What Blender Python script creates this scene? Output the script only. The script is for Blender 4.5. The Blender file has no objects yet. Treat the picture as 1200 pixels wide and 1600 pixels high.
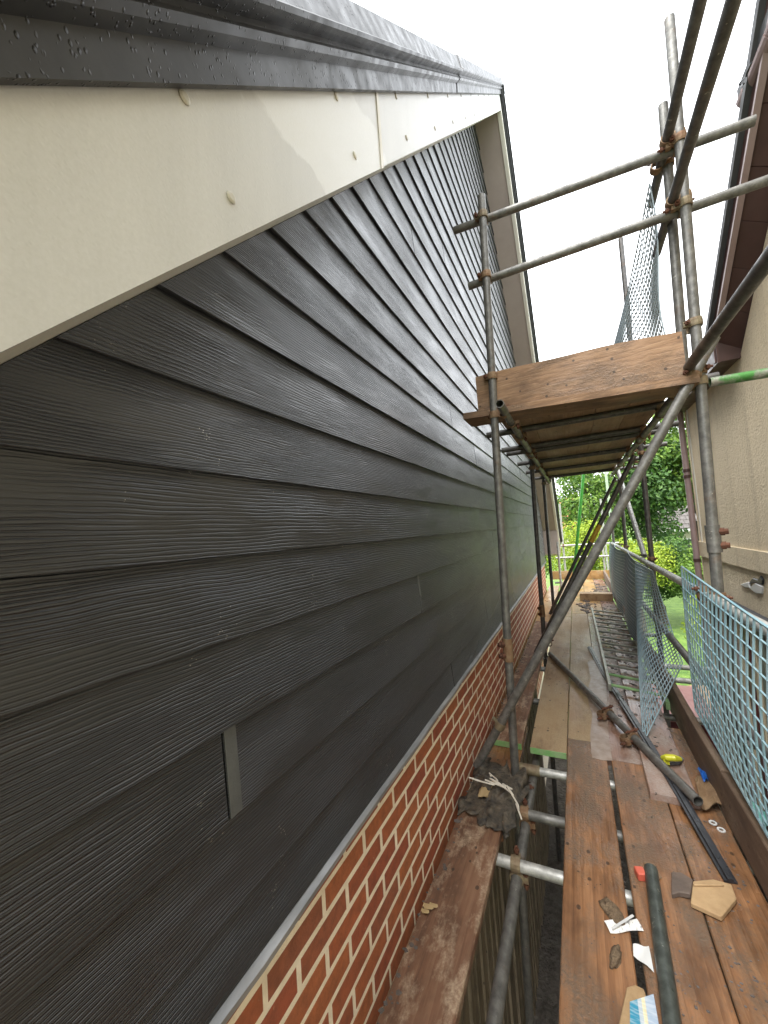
import bpy, bmesh, math, random
from mathutils import Vector, Matrix, noise
random.seed(7)
S = bpy.context.scene
COL = S.collection
R_ = math.radians

# ------------------------------------------------------------------ camera
F, CX, CY = 600.0, 600.0, 800.0          # focal length and principal point of the 1200x1600 photograph
CAM = Vector((0.675, 0.0, 1.47))          # wall face is x=0, deck top is z=0, y runs along the wall
def _basis():
    y = Vector((898.0-CX, 814.5-CY, F)).normalized()      # where lines along the wall meet
    roll = 0.070
    q = -(roll*y.x + y.y)/y.z
    d = Vector((roll, 1, q)).normalized()
    x = d.cross(y)
    return Matrix((x, y, -d))             # rows: world axes in camera coordinates (right, down, forward)
RB = _basis()
def ray(u, v): return RB @ Vector((u-CX, v-CY, F))
def atz(u, v, z): r = ray(u, v); return CAM + r*((z-CAM.z)/r.z)
def atx(u, v, x): r = ray(u, v); return CAM + r*((x-CAM.x)/r.x)
def aty(u, v, y): r = ray(u, v); return CAM + r*((y-CAM.y)/r.y)
cd = bpy.data.cameras.new('camera'); cam = bpy.data.objects.new('camera', cd); COL.objects.link(cam)
cd.sensor_fit = 'HORIZONTAL'; cd.sensor_width = 36; cd.lens = 18.0; cd.clip_start = 0.02; cd.clip_end = 600
c0, c1, c2 = RB.col[0], RB.col[1], RB.col[2]
cam.matrix_world = Matrix.Translation(CAM) @ Matrix((c0, -c1, -c2)).transposed().to_4x4()
S.camera = cam

# ------------------------------------------------------------------ light
SUN_EL, SUN_AZ = R_(62), R_(196)          # azimuth measured from +y towards +x
w = bpy.data.worlds.new('World'); S.world = w; w.use_nodes = True
nt = w.node_tree; nt.nodes.clear()
out = nt.nodes.new('ShaderNodeOutputWorld'); bg = nt.nodes.new('ShaderNodeBackground')
sky = nt.nodes.new('ShaderNodeTexSky'); sky.sky_type = 'NISHITA'; sky.sun_disc = False
sky.sun_elevation = SUN_EL; sky.sun_rotation = SUN_AZ; sky.dust_density = 6; sky.air_density = 1.0
tc = nt.nodes.new('ShaderNodeTexCoord'); mp = nt.nodes.new('ShaderNodeMapping'); mp.inputs['Scale'].default_value = (1, 1, 2.2)
nz = nt.nodes.new('ShaderNodeTexNoise'); nz.inputs['Scale'].default_value = 1.6; nz.inputs['Detail'].default_value = 4; nz.inputs['Roughness'].default_value = .45
rp = nt.nodes.new('ShaderNodeValToRGB')
rp.color_ramp.elements[0].position = .3; rp.color_ramp.elements[0].color = (.82, .86, .90, 1)
rp.color_ramp.elements[1].position = .7; rp.color_ramp.elements[1].color = (.97, .995, 1.02, 1)
sc_ = nt.nodes.new('ShaderNodeVectorMath'); sc_.operation = 'SCALE'; sc_.inputs['Scale'].default_value = 10.5
mx = nt.nodes.new('ShaderNodeMix'); mx.data_type = 'RGBA'; mx.inputs[0].default_value = .92
nt.links.new(tc.outputs['Generated'], mp.inputs['Vector']); nt.links.new(mp.outputs[0], nz.inputs['Vector'])
nt.links.new(nz.outputs['Fac'], rp.inputs[0]); nt.links.new(rp.outputs[0], sc_.inputs[0])
nt.links.new(sky.outputs[0], mx.inputs[6]); nt.links.new(sc_.outputs[0], mx.inputs[7])
nt.links.new(mx.outputs[2], bg.inputs['Color']); bg.inputs['Strength'].default_value = 0.1
nt.links.new(bg.outputs[0], out.inputs['Surface'])
sl = bpy.data.lights.new('sun', 'SUN'); sl.energy = 1.4; sl.angle = R_(40); sl.color = (1, .985, .965)
so = bpy.data.objects.new('sun', sl); COL.objects.link(so)
sd = Vector((math.sin(SUN_AZ)*math.cos(SUN_EL), math.cos(SUN_AZ)*math.cos(SUN_EL), math.sin(SUN_EL)))
so.rotation_euler = sd.to_track_quat('Z', 'Y').to_euler()
S.view_settings.view_transform = 'Standard'; S.view_settings.look = 'None'
S.view_settings.exposure = 2.0; S.view_settings.gamma = 1.0; S.view_settings.use_curve_mapping = False
S.render.engine = 'CYCLES'; S.cycles.use_denoising = True; S.cycles.max_bounces = 8; S.cycles.diffuse_bounces = 4
S.cycles.use_adaptive_sampling = True

# ------------------------------------------------------------------ materials
def new_mat(name):
    m = bpy.data.materials.new(name); m.use_nodes = True
    n = m.node_tree; b = n.nodes['Principled BSDF']
    return m, n, b
class G:
    """small node helper"""
    def __init__(s, n): s.n = n; s.tc = None; s.oi = None
    def node(s, t, **k):
        x = s.n.nodes.new(t)
        for a, v in k.items(): setattr(x, a, v)
        return x
    def link(s, a, b): s.n.links.new(a, b)
    def coords(s, scale=(1, 1, 1), rnd=True):
        if not s.tc: s.tc = s.node('ShaderNodeTexCoord'); s.oi = s.node('ShaderNodeObjectInfo')
        v = s.tc.outputs['Object']
        if rnd:
            m = s.node('ShaderNodeVectorMath', operation='MULTIPLY_ADD')
            cb = s.node('ShaderNodeCombineXYZ')
            for i in range(3): s.link(s.oi.outputs['Random'], cb.inputs[i])
            s.link(cb.outputs[0], m.inputs[0]); m.inputs[1].default_value = (37.1, 91.7, 53.3); s.link(v, m.inputs[2]); v = m.outputs[0]
        mp = s.node('ShaderNodeMapping'); mp.inputs['Scale'].default_value = scale; s.link(v, mp.inputs['Vector'])
        return mp.outputs[0]
    def noise(s, vec, scale, detail=3, rough=.5, dist=0.0):
        x = s.node('ShaderNodeTexNoise'); s.link(vec, x.inputs['Vector'])
        x.inputs['Scale'].default_value = scale; x.inputs['Detail'].default_value = detail
        x.inputs['Roughness'].default_value = rough; x.inputs['Distortion'].default_value = dist
        return x.outputs['Fac']
    def ramp(s, fac, stops):
        x = s.node('ShaderNodeValToRGB'); cr = x.color_ramp
        while len(cr.elements) < len(stops): cr.elements.new(.5)
        for e, (p, c) in zip(cr.elements, stops):
            e.position = p; e.color = (*c, 1) if isinstance(c, tuple) else (c, c, c, 1)
        s.link(fac, x.inputs[0]); return x.outputs[0]
    def rng(s, fac, a, b, lo, hi):
        x = s.node('ShaderNodeMapRange'); s.link(fac, x.inputs[0])
        for i, v in enumerate((a, b, lo, hi)): x.inputs[i+1].default_value = v
        return x.outputs[0]
    def mix(s, fac, a, b, mode='MIX'):
        x = s.node('ShaderNodeMix', data_type='RGBA', blend_type=mode)
        for sock, v in ((0, fac), (6, a), (7, b)):
            if isinstance(v, (float, int)): x.inputs[sock].default_value = v
            elif isinstance(v, tuple): x.inputs[sock].default_value = (*v, 1)
            else: s.link(v, x.inputs[sock])
        return x.outputs[2]
    def math(s, op, a, b=None):
        x = s.node('ShaderNodeMath', operation=op)
        for i, v in enumerate((a, b)):
            if v is None: continue
            if isinstance(v, (float, int)): x.inputs[i].default_value = v
            else: s.link(v, x.inputs[i])
        return x.outputs[0]
    def bump(s, h, strength, dist, prev=None):
        x = s.node('ShaderNodeBump'); x.inputs['Strength'].default_value = strength; x.inputs['Distance'].default_value = dist
        s.link(h, x.inputs['Height'])
        if prev is not None: s.link(prev, x.inputs['Normal'])
        return x.outputs[0]
def simple(name, c1, c2=None, rough=.6, metal=0.0, sc=6.0, stretch=(1, 1, 1), bump=0.0, bscale=60, bdist=.004, rvar=.1, objvar=.15, spec=.5, detail=4):
    m, n, b = new_mat(name); g = G(n); c2 = c2 or tuple(x*.7 for x in c1)
    v = g.coords(stretch)
    col = g.ramp(g.noise(v, sc, detail, .6), [(.32, c1), (.68, c2)])
    if objvar:
        hv = g.node('ShaderNodeHueSaturation'); g.link(col, hv.inputs['Color'])
        g.link(g.rng(g.oi.outputs['Random'], 0, 1, 1-objvar, 1+objvar), hv.inputs['Value']); col = hv.outputs[0]
    g.link(col, b.inputs['Base Color'])
    g.link(g.rng(g.noise(v, sc*2.3, 3), .3, .7, max(.03, rough-rvar), min(1, rough+rvar)), b.inputs['Roughness'])
    b.inputs['Metallic'].default_value = metal; b.inputs['Specular IOR Level'].default_value = spec
    if bump: g.link(g.bump(g.noise(v, bscale, 4, .6), bump, bdist), b.inputs['Normal'])
    return m

def cladding_mat():
    m, n, b = new_mat('charcoal_cladding'); g = G(n)
    v = g.coords((1, .22, 1))                      # grain runs along the board (y)
    vs_ = g.node('ShaderNodeVectorMath', operation='SCALE'); g.link(v, vs_.inputs[0]); g.link(g.rng(g.oi.outputs['Random'], 0, 1, .72, 1.25), vs_.inputs['Scale']); v = vs_.outputs[0]
    wv = g.node('ShaderNodeTexWave', wave_type='BANDS', bands_direction='Z', wave_profile='SIN')
    g.link(v, wv.inputs['Vector']); wv.inputs['Scale'].default_value = 45; wv.inputs['Distortion'].default_value = 9.5
    wv.inputs['Detail'].default_value = 3; wv.inputs['Detail Scale'].default_value = .36; wv.inputs['Detail Roughness'].default_value = .55
    fine = g.noise(g.coords((1, .03, 1)), 260, 3, .6)
    lines = g.ramp(wv.outputs['Fac'], [(0.0, .0), (.28, .55), (.6, 1.0), (1.0, .82)])
    fade = g.rng(g.noise(g.coords((1, .25, 1)), 13, 2), .35, .62, .25, 1)
    h = g.math('MULTIPLY', lines, fade); h2 = g.math('ADD', h, g.math('MULTIPLY', fine, .35))
    nrm = g.bump(h2, .9, .0030)
    dust = g.noise(g.coords((1, 1, 1)), 3.0, 5, .65)
    col = g.mix(g.rng(dust, .35, .75, 0, 1), (.029, .0340, .0450), (.041, .0470, .0600))
    col = g.mix(g.math('MULTIPLY', g.math('SUBTRACT', 1.0, h), .55), col, (.014, .014, .014))
    spk = g.node('ShaderNodeTexVoronoi'); g.link(g.coords((1, .6, 1), False), spk.inputs['Vector']); spk.inputs['Scale'].default_value = 240
    spots = g.math('MULTIPLY', g.math('LESS_THAN', spk.outputs['Distance'], .24), g.math('GREATER_THAN', g.noise(g.coords((1, 1, 1), False), 6.5, 6, .75), .635))
    col = g.mix(g.math('MULTIPLY', spots, .8), col, (.42, .41, .38))
    sc1 = g.noise(g.coords((1, .9, 3.5)), 5, 6, .75); col = g.mix(g.rng(sc1, .66, .74, 0, .35), col, (.13, .13, .13))
    hv = g.node('ShaderNodeHueSaturation'); g.link(col, hv.inputs['Color']); g.link(g.rng(g.oi.outputs['Random'], 0, 1, .85, 1.15), hv.inputs['Value']); col = hv.outputs[0]
    g.link(col, b.inputs['Base Color'])
    g.link(g.rng(g.noise(g.coords((1, .4, 1), False), 2.2, 4), .3, .7, .30, .42), b.inputs['Roughness'])
    b.inputs['Specular IOR Level'].default_value = .45
    b.inputs['Coat Weight'].default_value = .55; b.inputs['Coat IOR'].default_value = 1.5
    g.link(g.rng(g.noise(g.coords((1, .3, 1), False), 1.3, 1, .4), .3, .7, .17, .30), b.inputs['Coat Roughness'])
    g.link(g.bump(h2, .6, .0024), b.inputs['Coat Normal'])
    g.link(nrm, b.inputs['Normal']); return m
def barge_mat():
    m, n, b = new_mat('cream_bargeboard'); g = G(n)
    v = g.coords((1, 1, 1), False)
    sx = g.node('ShaderNodeSeparateXYZ'); g.link(g.tc.outputs['Object'], sx.inputs[0])
    up = g.math('SUBTRACT', sx.outputs['Z'], g.math('MULTIPLY', sx.outputs['Y'], 1.066))   # height above the lower edge
    n1 = g.noise(v, 9, 4, .6)
    e = g.math('ADD', g.math('ADD', sx.outputs['Y'], g.math('MULTIPLY', up, .9)), g.math('MULTIPLY', n1, .22))
    dry = g.rng(e, 2.03, 2.045, 0, 1)               # a wetted area ends in a curved tide line
    dry2 = g.math('SUBTRACT', 1.0, g.rng(e, 2.37, 2.39, 0, 1))
    dry = g.math('MULTIPLY', dry, dry2)
    grain = g.noise(v, 240, 3, .6)
    drip = g.noise(g.coords((1, 9, .6), False), 2.2, 5, .65)
    wet = g.ramp(g.math('ADD', g.math('MULTIPLY', grain, .5), g.math('MULTIPLY', drip, .5)), [(.3, (.475, .475, .465)), (.7, (.555, .555, .545))])
    g.link(g.mix(dry, wet, (.62, .625, .62)), b.inputs['Base Color'])
    g.link(g.rng(grain, .3, .7, .28, .5), b.inputs['Roughness'])
    dv = g.node('ShaderNodeTexVoronoi'); g.link(v, dv.inputs['Vector']); dv.inputs['Scale'].default_value = 160
    g.link(g.bump(g.rng(dv.outputs['Distance'], .1, .35, 1, 0), .12, .001), b.inputs['Normal']); return m
def wet_black_mat():
    m, n, b = new_mat('wet_black_plastic'); g = G(n); v = g.coords((1, 1, 1), False)
    g.link(g.ramp(g.noise(v, 14, 4), [(.3, (.022, .022, .024)), (.7, (.040, .040, .042))]), b.inputs['Base Color'])
    dv = g.node('ShaderNodeTexVoronoi'); g.link(g.coords((1, 1, .55), False), dv.inputs['Vector']); dv.inputs['Scale'].default_value = 190
    dv.inputs['Randomness'].default_value = 1
    drops = g.math('MULTIPLY', g.rng(dv.outputs['Distance'], .12, .34, 1, 0), g.rng(g.noise(v, 60, 2), .5, .6, 0, 1))
    g.link(g.bump(drops, .8, .0022, g.bump(g.noise(v, 40, 3), .12, .002)), b.inputs['Normal'])
    g.link(g.rng(g.noise(v, 20, 3), .3, .7, .3, .5), b.inputs['Roughness']); b.inputs['Specular IOR Level'].default_value = .28; return m
def wood_mat(name, c1, c2, c3, dirt=(.42, .33, .21), dirt_amt=.3, rough=(.25, .55), axis='y', wet_shift=0.0, grain=1.0, dscale=4.2):
    m, n, b = new_mat(name); g = G(n)
    st = {'y': (1, .05, 1), 'x': (.05, 1, 1), 'z': (1, 1, .05)}[axis]
    v = g.coords(st)
    wv = g.node('ShaderNodeTexWave', wave_type='BANDS', bands_direction='X' if axis != 'x' else 'Z', wave_profile='SAW')
    g.link(v, wv.inputs['Vector']); wv.inputs['Scale'].default_value = 9; wv.inputs['Distortion'].default_value = 9
    wv.inputs['Detail'].default_value = 4; wv.inputs['Detail Scale'].default_value = 1.4
    fib = g.noise(v, 120, 4, .65)
    streak = g.noise(g.coords(tuple(x if x == 1 else .03 for x in st)), 17, 6, .72)
    a = g.math('ADD', g.math('ADD', g.math('MULTIPLY', wv.outputs['Fac'], .14), g.math('MULTIPLY', fib, .45)), g.math('MULTIPLY', streak, .46))
    col = g.ramp(a, [(.25, c1), (.5, c2), (.8, c3)])
    blot = g.noise(g.coords((1, .45, 1) if axis == 'y' else (.45, 1, 1)), 7, 5, .62)
    col = g.mix(g.math('MULTIPLY', g.rng(blot, .47, .70, 0, 1), .68), col, tuple(x*.5 for x in c1))
    d = g.noise(g.coords((1, .5, 1) if axis == 'y' else (.5, 1, 1)), dscale, 6, .7)
    dm = g.rng(d, .62-.30*dirt_amt, .80-.34*dirt_amt, 0, 1)
    speck = g.noise(g.coords((1, 1, 1)), 90, 3, .7)
    dm = g.math('MULTIPLY', dm, g.rng(speck, .35, .6, .45, 1))
    if dirt_amt > 0: col = g.mix(g.math('MULTIPLY', dm, min(1, .4+dirt_amt)), col, dirt)
    vd = g.node('ShaderNodeTexVoronoi'); g.link(g.coords((1, .7, 1)), vd.inputs['Vector']); vd.inputs['Scale'].default_value = 17
    bits = g.math('MULTIPLY', g.math('LESS_THAN', vd.outputs['Distance'], .13), g.math('GREATER_THAN', g.noise(g.coords((1, 1, 1)), 5, 2), .48))
    col = g.mix(g.math('MULTIPLY', bits, .8), col, (.035, .022, .014))
    g.link(col, b.inputs['Base Color'])
    wet = g.noise(g.coords((1, .4, 1)), 2.6, 4, .6)
    g.link(g.rng(wet, .38+wet_shift, .62+wet_shift, rough[0], rough[1]), b.inputs['Roughness'])
    h = g.math('ADD', a, g.math('MULTIPLY', dm, .8 if dirt_amt else 0))
    g.link(g.bump(h, .7*grain, .004), b.inputs['Normal']); return m
def galv_mat(name, base=(.135, .130, .118), paint=None, rust=.32, rough=.45):
    m, n, b = new_mat(name); g = G(n); v = g.coords((1, 1, 1))
    col = g.ramp(g.noise(v, 26, 5, .65), [(.25, tuple(x*.5 for x in base)), (.5, base), (.75, tuple(min(1, x*1.6) for x in base))])
    rm = g.rng(g.noise(v, 7, 6, .7), .66-.2*rust, .74-.1*rust, 0, 1)
    col = g.mix(g.math('MULTIPLY', rm, rust*1.6), col, (.15, .085, .045))
    spl = g.rng(g.noise(v, 31, 3, .7), .66, .72, 0, 1)
    col = g.mix(g.math('MULTIPLY', spl, .5), col, (.46, .44, .38))
    if paint:
        pm = g.rng(g.noise(v, 9, 6, .72), .43, .56, 0, 1); col = g.mix(pm, col, paint)
    g.link(col, b.inputs['Base Color']); b.inputs['Metallic'].default_value = .35
    g.link(g.rng(g.noise(v, 18, 3), .3, .7, rough-.12, rough+.15), b.inputs['Roughness'])
    g.link(g.bump(g.noise(v, 90, 4, .7), .18, .003), b.inputs['Normal']); return m
def brick_mat():
    m, n, b = new_mat('red_brick'); g = G(n); v = g.coords((1, 1, 1))
    base = g.ramp(g.oi.outputs['Random'], [(0, (.40, .095, .045)), (.3, (.46, .15, .055)), (.5, (.35, .085, .045)), (.66, (.46, .15, .058)), (.86, (.40, .115, .052)), (.985, (.33, .11, .06))])
    col = g.mix(g.rng(g.noise(v, 30, 4, .65), .35, .7, 0, .55), base, (.12, .05, .03))
    pale = g.rng(g.noise(v, 55, 4, .75), .66, .74, 0, .6); col = g.mix(pale, col, (.5, .38, .27))
    g.link(col, b.inputs['Base Color']); b.inputs['Roughness'].default_value = .72
    g.link(g.bump(g.noise(v, 140, 4, .65), .5, .004), b.inputs['Normal']); return m
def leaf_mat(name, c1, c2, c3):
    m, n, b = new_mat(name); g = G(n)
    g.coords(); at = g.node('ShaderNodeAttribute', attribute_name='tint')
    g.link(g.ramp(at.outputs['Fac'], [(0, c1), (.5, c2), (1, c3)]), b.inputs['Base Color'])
    b.inputs['Roughness'].default_value = .55
    b.inputs['Transmission Weight'].default_value = 0
    tr = g.node('ShaderNodeBsdfTranslucent'); ms = g.node('ShaderNodeMixShader'); ms.inputs[0].default_value = .35
    g.link(g.ramp(at.outputs['Fac'], [(0, c1), (.5, c2), (1, c3)]), tr.inputs['Color'])
    o = n.nodes['Material Output']; g.link(b.outputs[0], ms.inputs[1]); g.link(tr.outputs[0], ms.inputs[2]); g.link(ms.outputs[0], o.inputs['Surface'])
    return m
M = dict(
    clad=cladding_mat(), barge=barge_mat(), verge=wet_black_mat(), brick=brick_mat(),
    soffit=simple('tan_soffit', (.33, .275, .245), (.38, .32, .285), .5, sc=3, objvar=0),
    trim=simple('cream_trim', (.58, .55, .48), (.66, .63, .56), .45, sc=4, objvar=0),
    nsoffit=simple('cream_soffit', (.80, .78, .66), (.74, .72, .60), .5, sc=4, objvar=0),
    core=simple('wall_core', (.10, .08, .07), (.07, .06, .05), .9),
    mortar=simple('cream_mortar', (.90, .80, .64), (.76, .67, .52), .9, sc=30, bump=.5, bscale=160, objvar=0),
    lead=simple('grey_metal_trim', (.20, .205, .21), (.33, .33, .33), .38, .35, sc=18, stretch=(1, .3, 1), bump=.2, bscale=50, objvar=0),
    jointstrip=simple('grey_joint_strip', (.075, .08, .083), (.11, .115, .118), .5, sc=14, bump=.15, bscale=120),
    screw=simple('cream_screw_cap', (.55, .53, .46), (.45, .43, .37), .35),
    roof=simple('dark_roof_tile', (.05, .05, .052), (.075, .075, .075), .6),
    galv=galv_mat('galvanised_tube'), galvd=galv_mat('dark_weathered_tube', (.085, .080, .075), rust=.35),
    galvl=galv_mat('pale_galvanised_tube', (.36, .355, .33), rust=.12), galvg=galv_mat('green_painted_tube', (.26, .25, .22), paint=(.05, .19, .035), rust=.2),
    greenp=simple('bright_green_paint', (.035, .26, .03), (.05, .19, .03), .4, sc=9), palegreen=simple('pale_green_paint', (.30, .42, .27), (.38, .45, .33), .55, sc=9),
    gladder=galv_mat('ladder_metal', (.30, .31, .26), paint=None, rust=.2), lgreen=simple('light_green_paint', (.16, .38, .11), (.28, .40, .2), .5, sc=20),
    coup=simple('rusty_coupler', (.17, .085, .042), (.24, .17, .10), .7, .35, sc=30, bump=.4, bscale=90),
    coupg=simple('dirty_coupler', (.25, .21, .13), (.15, .10, .06), .65, .35, sc=28, bump=.4, bscale=90),
    bolt=simple('rust_bolt', (.13, .05, .025), (.09, .04, .025), .8, .3, sc=40),
    w_orange=wood_mat('wet_orange_board', (.075, .034, .016), (.245, .115, .050), (.40, .215, .105), dirt=(.13, .09, .06), dirt_amt=.6, rough=(.14, .48)),
    w_inner=wood_mat('mortar_stained_board', (.085, .042, .026), (.18, .09, .05), (.26, .15, .09), dirt=(.50, .39, .27), dirt_amt=.42, rough=(.4, .7), dscale=13),
    w_sand=wood_mat('sandy_board', (.17, .10, .05), (.28, .18, .095), (.34, .225, .125), dirt=(.35, .255, .145), dirt_amt=.8, rough=(.28, .7)),
    w_far=wood_mat('damp_pinkish_board', (.14, .075, .05), (.23, .13, .09), (.30, .19, .14), dirt=(.36, .30, .26), dirt_amt=.5, rough=(.12, .42), wet_shift=.02),
    w_gold=wood_mat('golden_board', (.24, .13, .045), (.38, .22, .08), (.46, .29, .13), dirt=(.42, .33, .2), dirt_amt=.45, rough=(.25, .5)),
    w_toe=wood_mat('grey_brown_toe_board', (.085, .055, .036), (.15, .10, .068), (.20, .145, .10), dirt=(.24, .19, .14), dirt_amt=.3, rough=(.5, .75)),
    w_up=wood_mat('upper_board', (.085, .042, .02), (.255, .145, .075), (.39, .25, .145), dirt=(.13, .085, .055), dirt_amt=.5, rough=(.5, .75), axis='x', grain=1.3),
    w_under=wood_mat('upper_deck_board', (.20, .12, .06), (.31, .20, .115), (.40, .28, .17), dirt=(.22, .16, .10), dirt_amt=.4, rough=(.5, .8)),
    w_fence=wood_mat('weathered_fence_wood', (.09, .068, .044), (.19, .15, .10), (.28, .23, .16), dirt=(.12, .10, .06), dirt_amt=.3, rough=(.6, .85), axis='z', grain=2.0),
    mesh=simple('blue_grey_plastic_mesh', (.20, .29, .325), (.28, .36, .39), .4, sc=3, objvar=.05),
    meshl=simple('light_blue_plastic_mesh', (.20, .35, .41), (.31, .44, .48), .35, sc=3, objvar=.02),
    meshd=simple('grey_plastic_mesh', (.17, .21, .23), (.24, .29, .31), .45, sc=3, objvar=.05),
    render=None, blackp=simple('black_plastic', (.02, .021, .024), (.035, .036, .04), .35, sc=20),
    bitumen=simple('black_bitumen_felt', (.016, .015, .014), (.12, .095, .065), .6, sc=28, bump=.9, bscale=45, bdist=.012),
    cord=simple('white_cord', (.62, .58, .5), (.5, .46, .38), .8), paper=None,
    red=simple('red_plastic', (.55, .09, .055), (.48, .10, .06), .5), tile=simple('buff_tile', (.40, .27, .14), (.31, .20, .10), .8, sc=18, bump=.5, bscale=120),
    tiled=simple('dark_tile_face', (.10, .075, .06), (.15, .11, .085), .7, sc=20, bump=.4, bscale=90),
    yellow=simple('yellow_plastic', (.62, .60, .03), (.50, .50, .04), .45), grey=simple('grey_plastic', (.10, .10, .105), (.16, .16, .16), .6),
    blue=simple('blue_plastic_film', (.02, .13, .48), (.04, .18, .55), .3), white=simple('white_plastic', (.7, .7, .68), (.6, .6, .58), .5),
    card=simple('damp_cardboard', (.25, .165, .09), (.18, .11, .06), .6, sc=9, bump=.5, bscale=14, bdist=.03), clump=simple('dried_mud', (.13, .085, .05), (.22, .155, .09), .9, sc=40, bump=1, bscale=60, bdist=.02),
    leaf=simple('tan_dry_leaf', (.42, .31, .16), (.34, .24, .11), .7), orange=simple('orange_clay', (.48, .13, .04), (.4, .1, .04), .7),
    slate=simple('slate_debris', (.085, .07, .06), (.14, .12, .11), .7, sc=20),
    brown=simple('brown_plastic', (.075, .038, .032), (.055, .028, .024), .4, sc=4, objvar=0), brownl=simple('pale_brown_plastic', (.30, .22, .21), (.26, .18, .17), .4, sc=4, objvar=0),
    teal=simple('teal_plastic', (.015, .085, .08), (.02, .11, .10), .4), tealp=simple('pale_teal_plastic', (.12, .45, .38), (.18, .5, .42), .4),
    maroon=simple('maroon_paint', (.11, .022, .02), (.08, .018, .018), .5), pale=simple('cream_timber', (.74, .64, .47), (.64, .54, .38), .7, sc=5, stretch=(3, 3, .2)),
    lilac=simple('grey_lilac_timber', (.25, .23, .23), (.31, .28, .27), .7, sc=5, stretch=(3, 3, .2)), dark=simple('dark_timber', (.03, .032, .04), (.05, .05, .055), .6, sc=5, stretch=(3, 3, .2)),
    sage=simple('grey_green_timber', (.16, .18, .15), (.21, .22, .18), .7, sc=5, stretch=(3, 3, .2)),
    grass=simple('lawn', (.06, .14, .016), (.17, .27, .04), .8, sc=5, bump=.8, bscale=30, bdist=.05, objvar=0),
    ground=simple('gravel', (.075, .065, .055), (.17, .15, .13), .9, sc=14, bump=1, bscale=30, bdist=.05, objvar=0), soil=simple('bare_soil', (.30, .20, .12), (.24, .15, .08), .9, sc=6),
    bark=simple('bark', (.06, .045, .03), (.09, .07, .05), .9, sc=10, bump=.8, bscale=30, bdist=.03),
    rooft=simple('grey_roof_tile', (.085, .075, .07), (.13, .115, .105), .8, sc=5), roofo=simple('orange_roof_tile', (.38, .13, .06), (.30, .10, .05), .8, sc=5),
    farwall=simple('pale_far_wall', (.55, .50, .42), (.48, .44, .37), .9, sc=2),
    lf1=leaf_mat('leaf_dark', (.022, .060, .014), (.060, .140, .028), (.14, .25, .045)), lf2=leaf_mat('leaf_gold', (.12, .19, .014), (.27, .37, .026), (.42, .50, .045)),
    lf3=leaf_mat('leaf_mid', (.04, .10, .016), (.11, .21, .028), (.23, .34, .045)),
)
def render_mat():
    m, n, b = new_mat('cream_render'); g = G(n); v = g.coords((1, 1, 1), False)
    big = g.noise(g.coords((1, 1, .5), False), 1.3, 5, .6)
    col = g.ramp(big, [(.3, (.67, .56, .385)), (.7, (.77, .655, .47))])
    stn = g.noise(g.coords((1, 2.2, .16), False), 2.4, 5, .65)
    col = g.mix(g.rng(stn, .5, .75, 0, .45), col, (.40, .32, .21))
    peb = g.noise(v, 48, 4, .72)
    col = g.mix(g.rng(peb, .52, .68, 0, .42), col, (.40, .31, .19))
    g.link(col, b.inputs['Base Color']); b.inputs['Roughness'].default_value = .9
    g.link(g.bump(peb, 1.0, .016, g.bump(g.noise(v, 14, 3), .35, .02)), b.inputs['Normal']); return m
M['render'] = render_mat()
def paper_mat():
    m, n, b = new_mat('printed_paper'); g = G(n); v = g.coords((1, 1, 1), False)
    a = g.noise(g.coords((110, 30, 1), False), 1, 3, .7)
    g.link(g.ramp(a, [(.50, (.80, .79, .75)), (.60, (.62, .61, .58)), (.66, (.09, .09, .1))]), b.inputs['Base Color']); b.inputs['Roughness'].default_value = .7; return m
M['paper'] = paper_mat()
def stripe_mat():
    m, n, b = new_mat('blue_white_label'); g = G(n); g.coords()
    sx = g.node('ShaderNodeSeparateXYZ'); g.link(g.tc.outputs['Object'], sx.inputs[0])
    cr = g.ramp(g.rng(sx.outputs['X'], -.03, .03, 0, 1), [(0, (.03, .24, .36)), (.34, (.03, .24, .36)), (.36, (.42, .48, .52)), (.52, (.42, .48, .52)), (.54, (.72, .62, .38)), (.68, (.66, .56, .33)), (.70, (.34, .42, .52)), (1, (.34, .42, .52))])
    x = n.nodes[-1]
    col = g.mix(g.rng(g.noise(g.coords((20, 120, 1), False), 1, 2), .45, .6, 0, .35), cr, (.7, .72, .72))
    g.link(col, b.inputs['Base Color']); b.inputs['Roughness'].default_value = .4; return m
M['stripe'] = stripe_mat()

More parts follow.
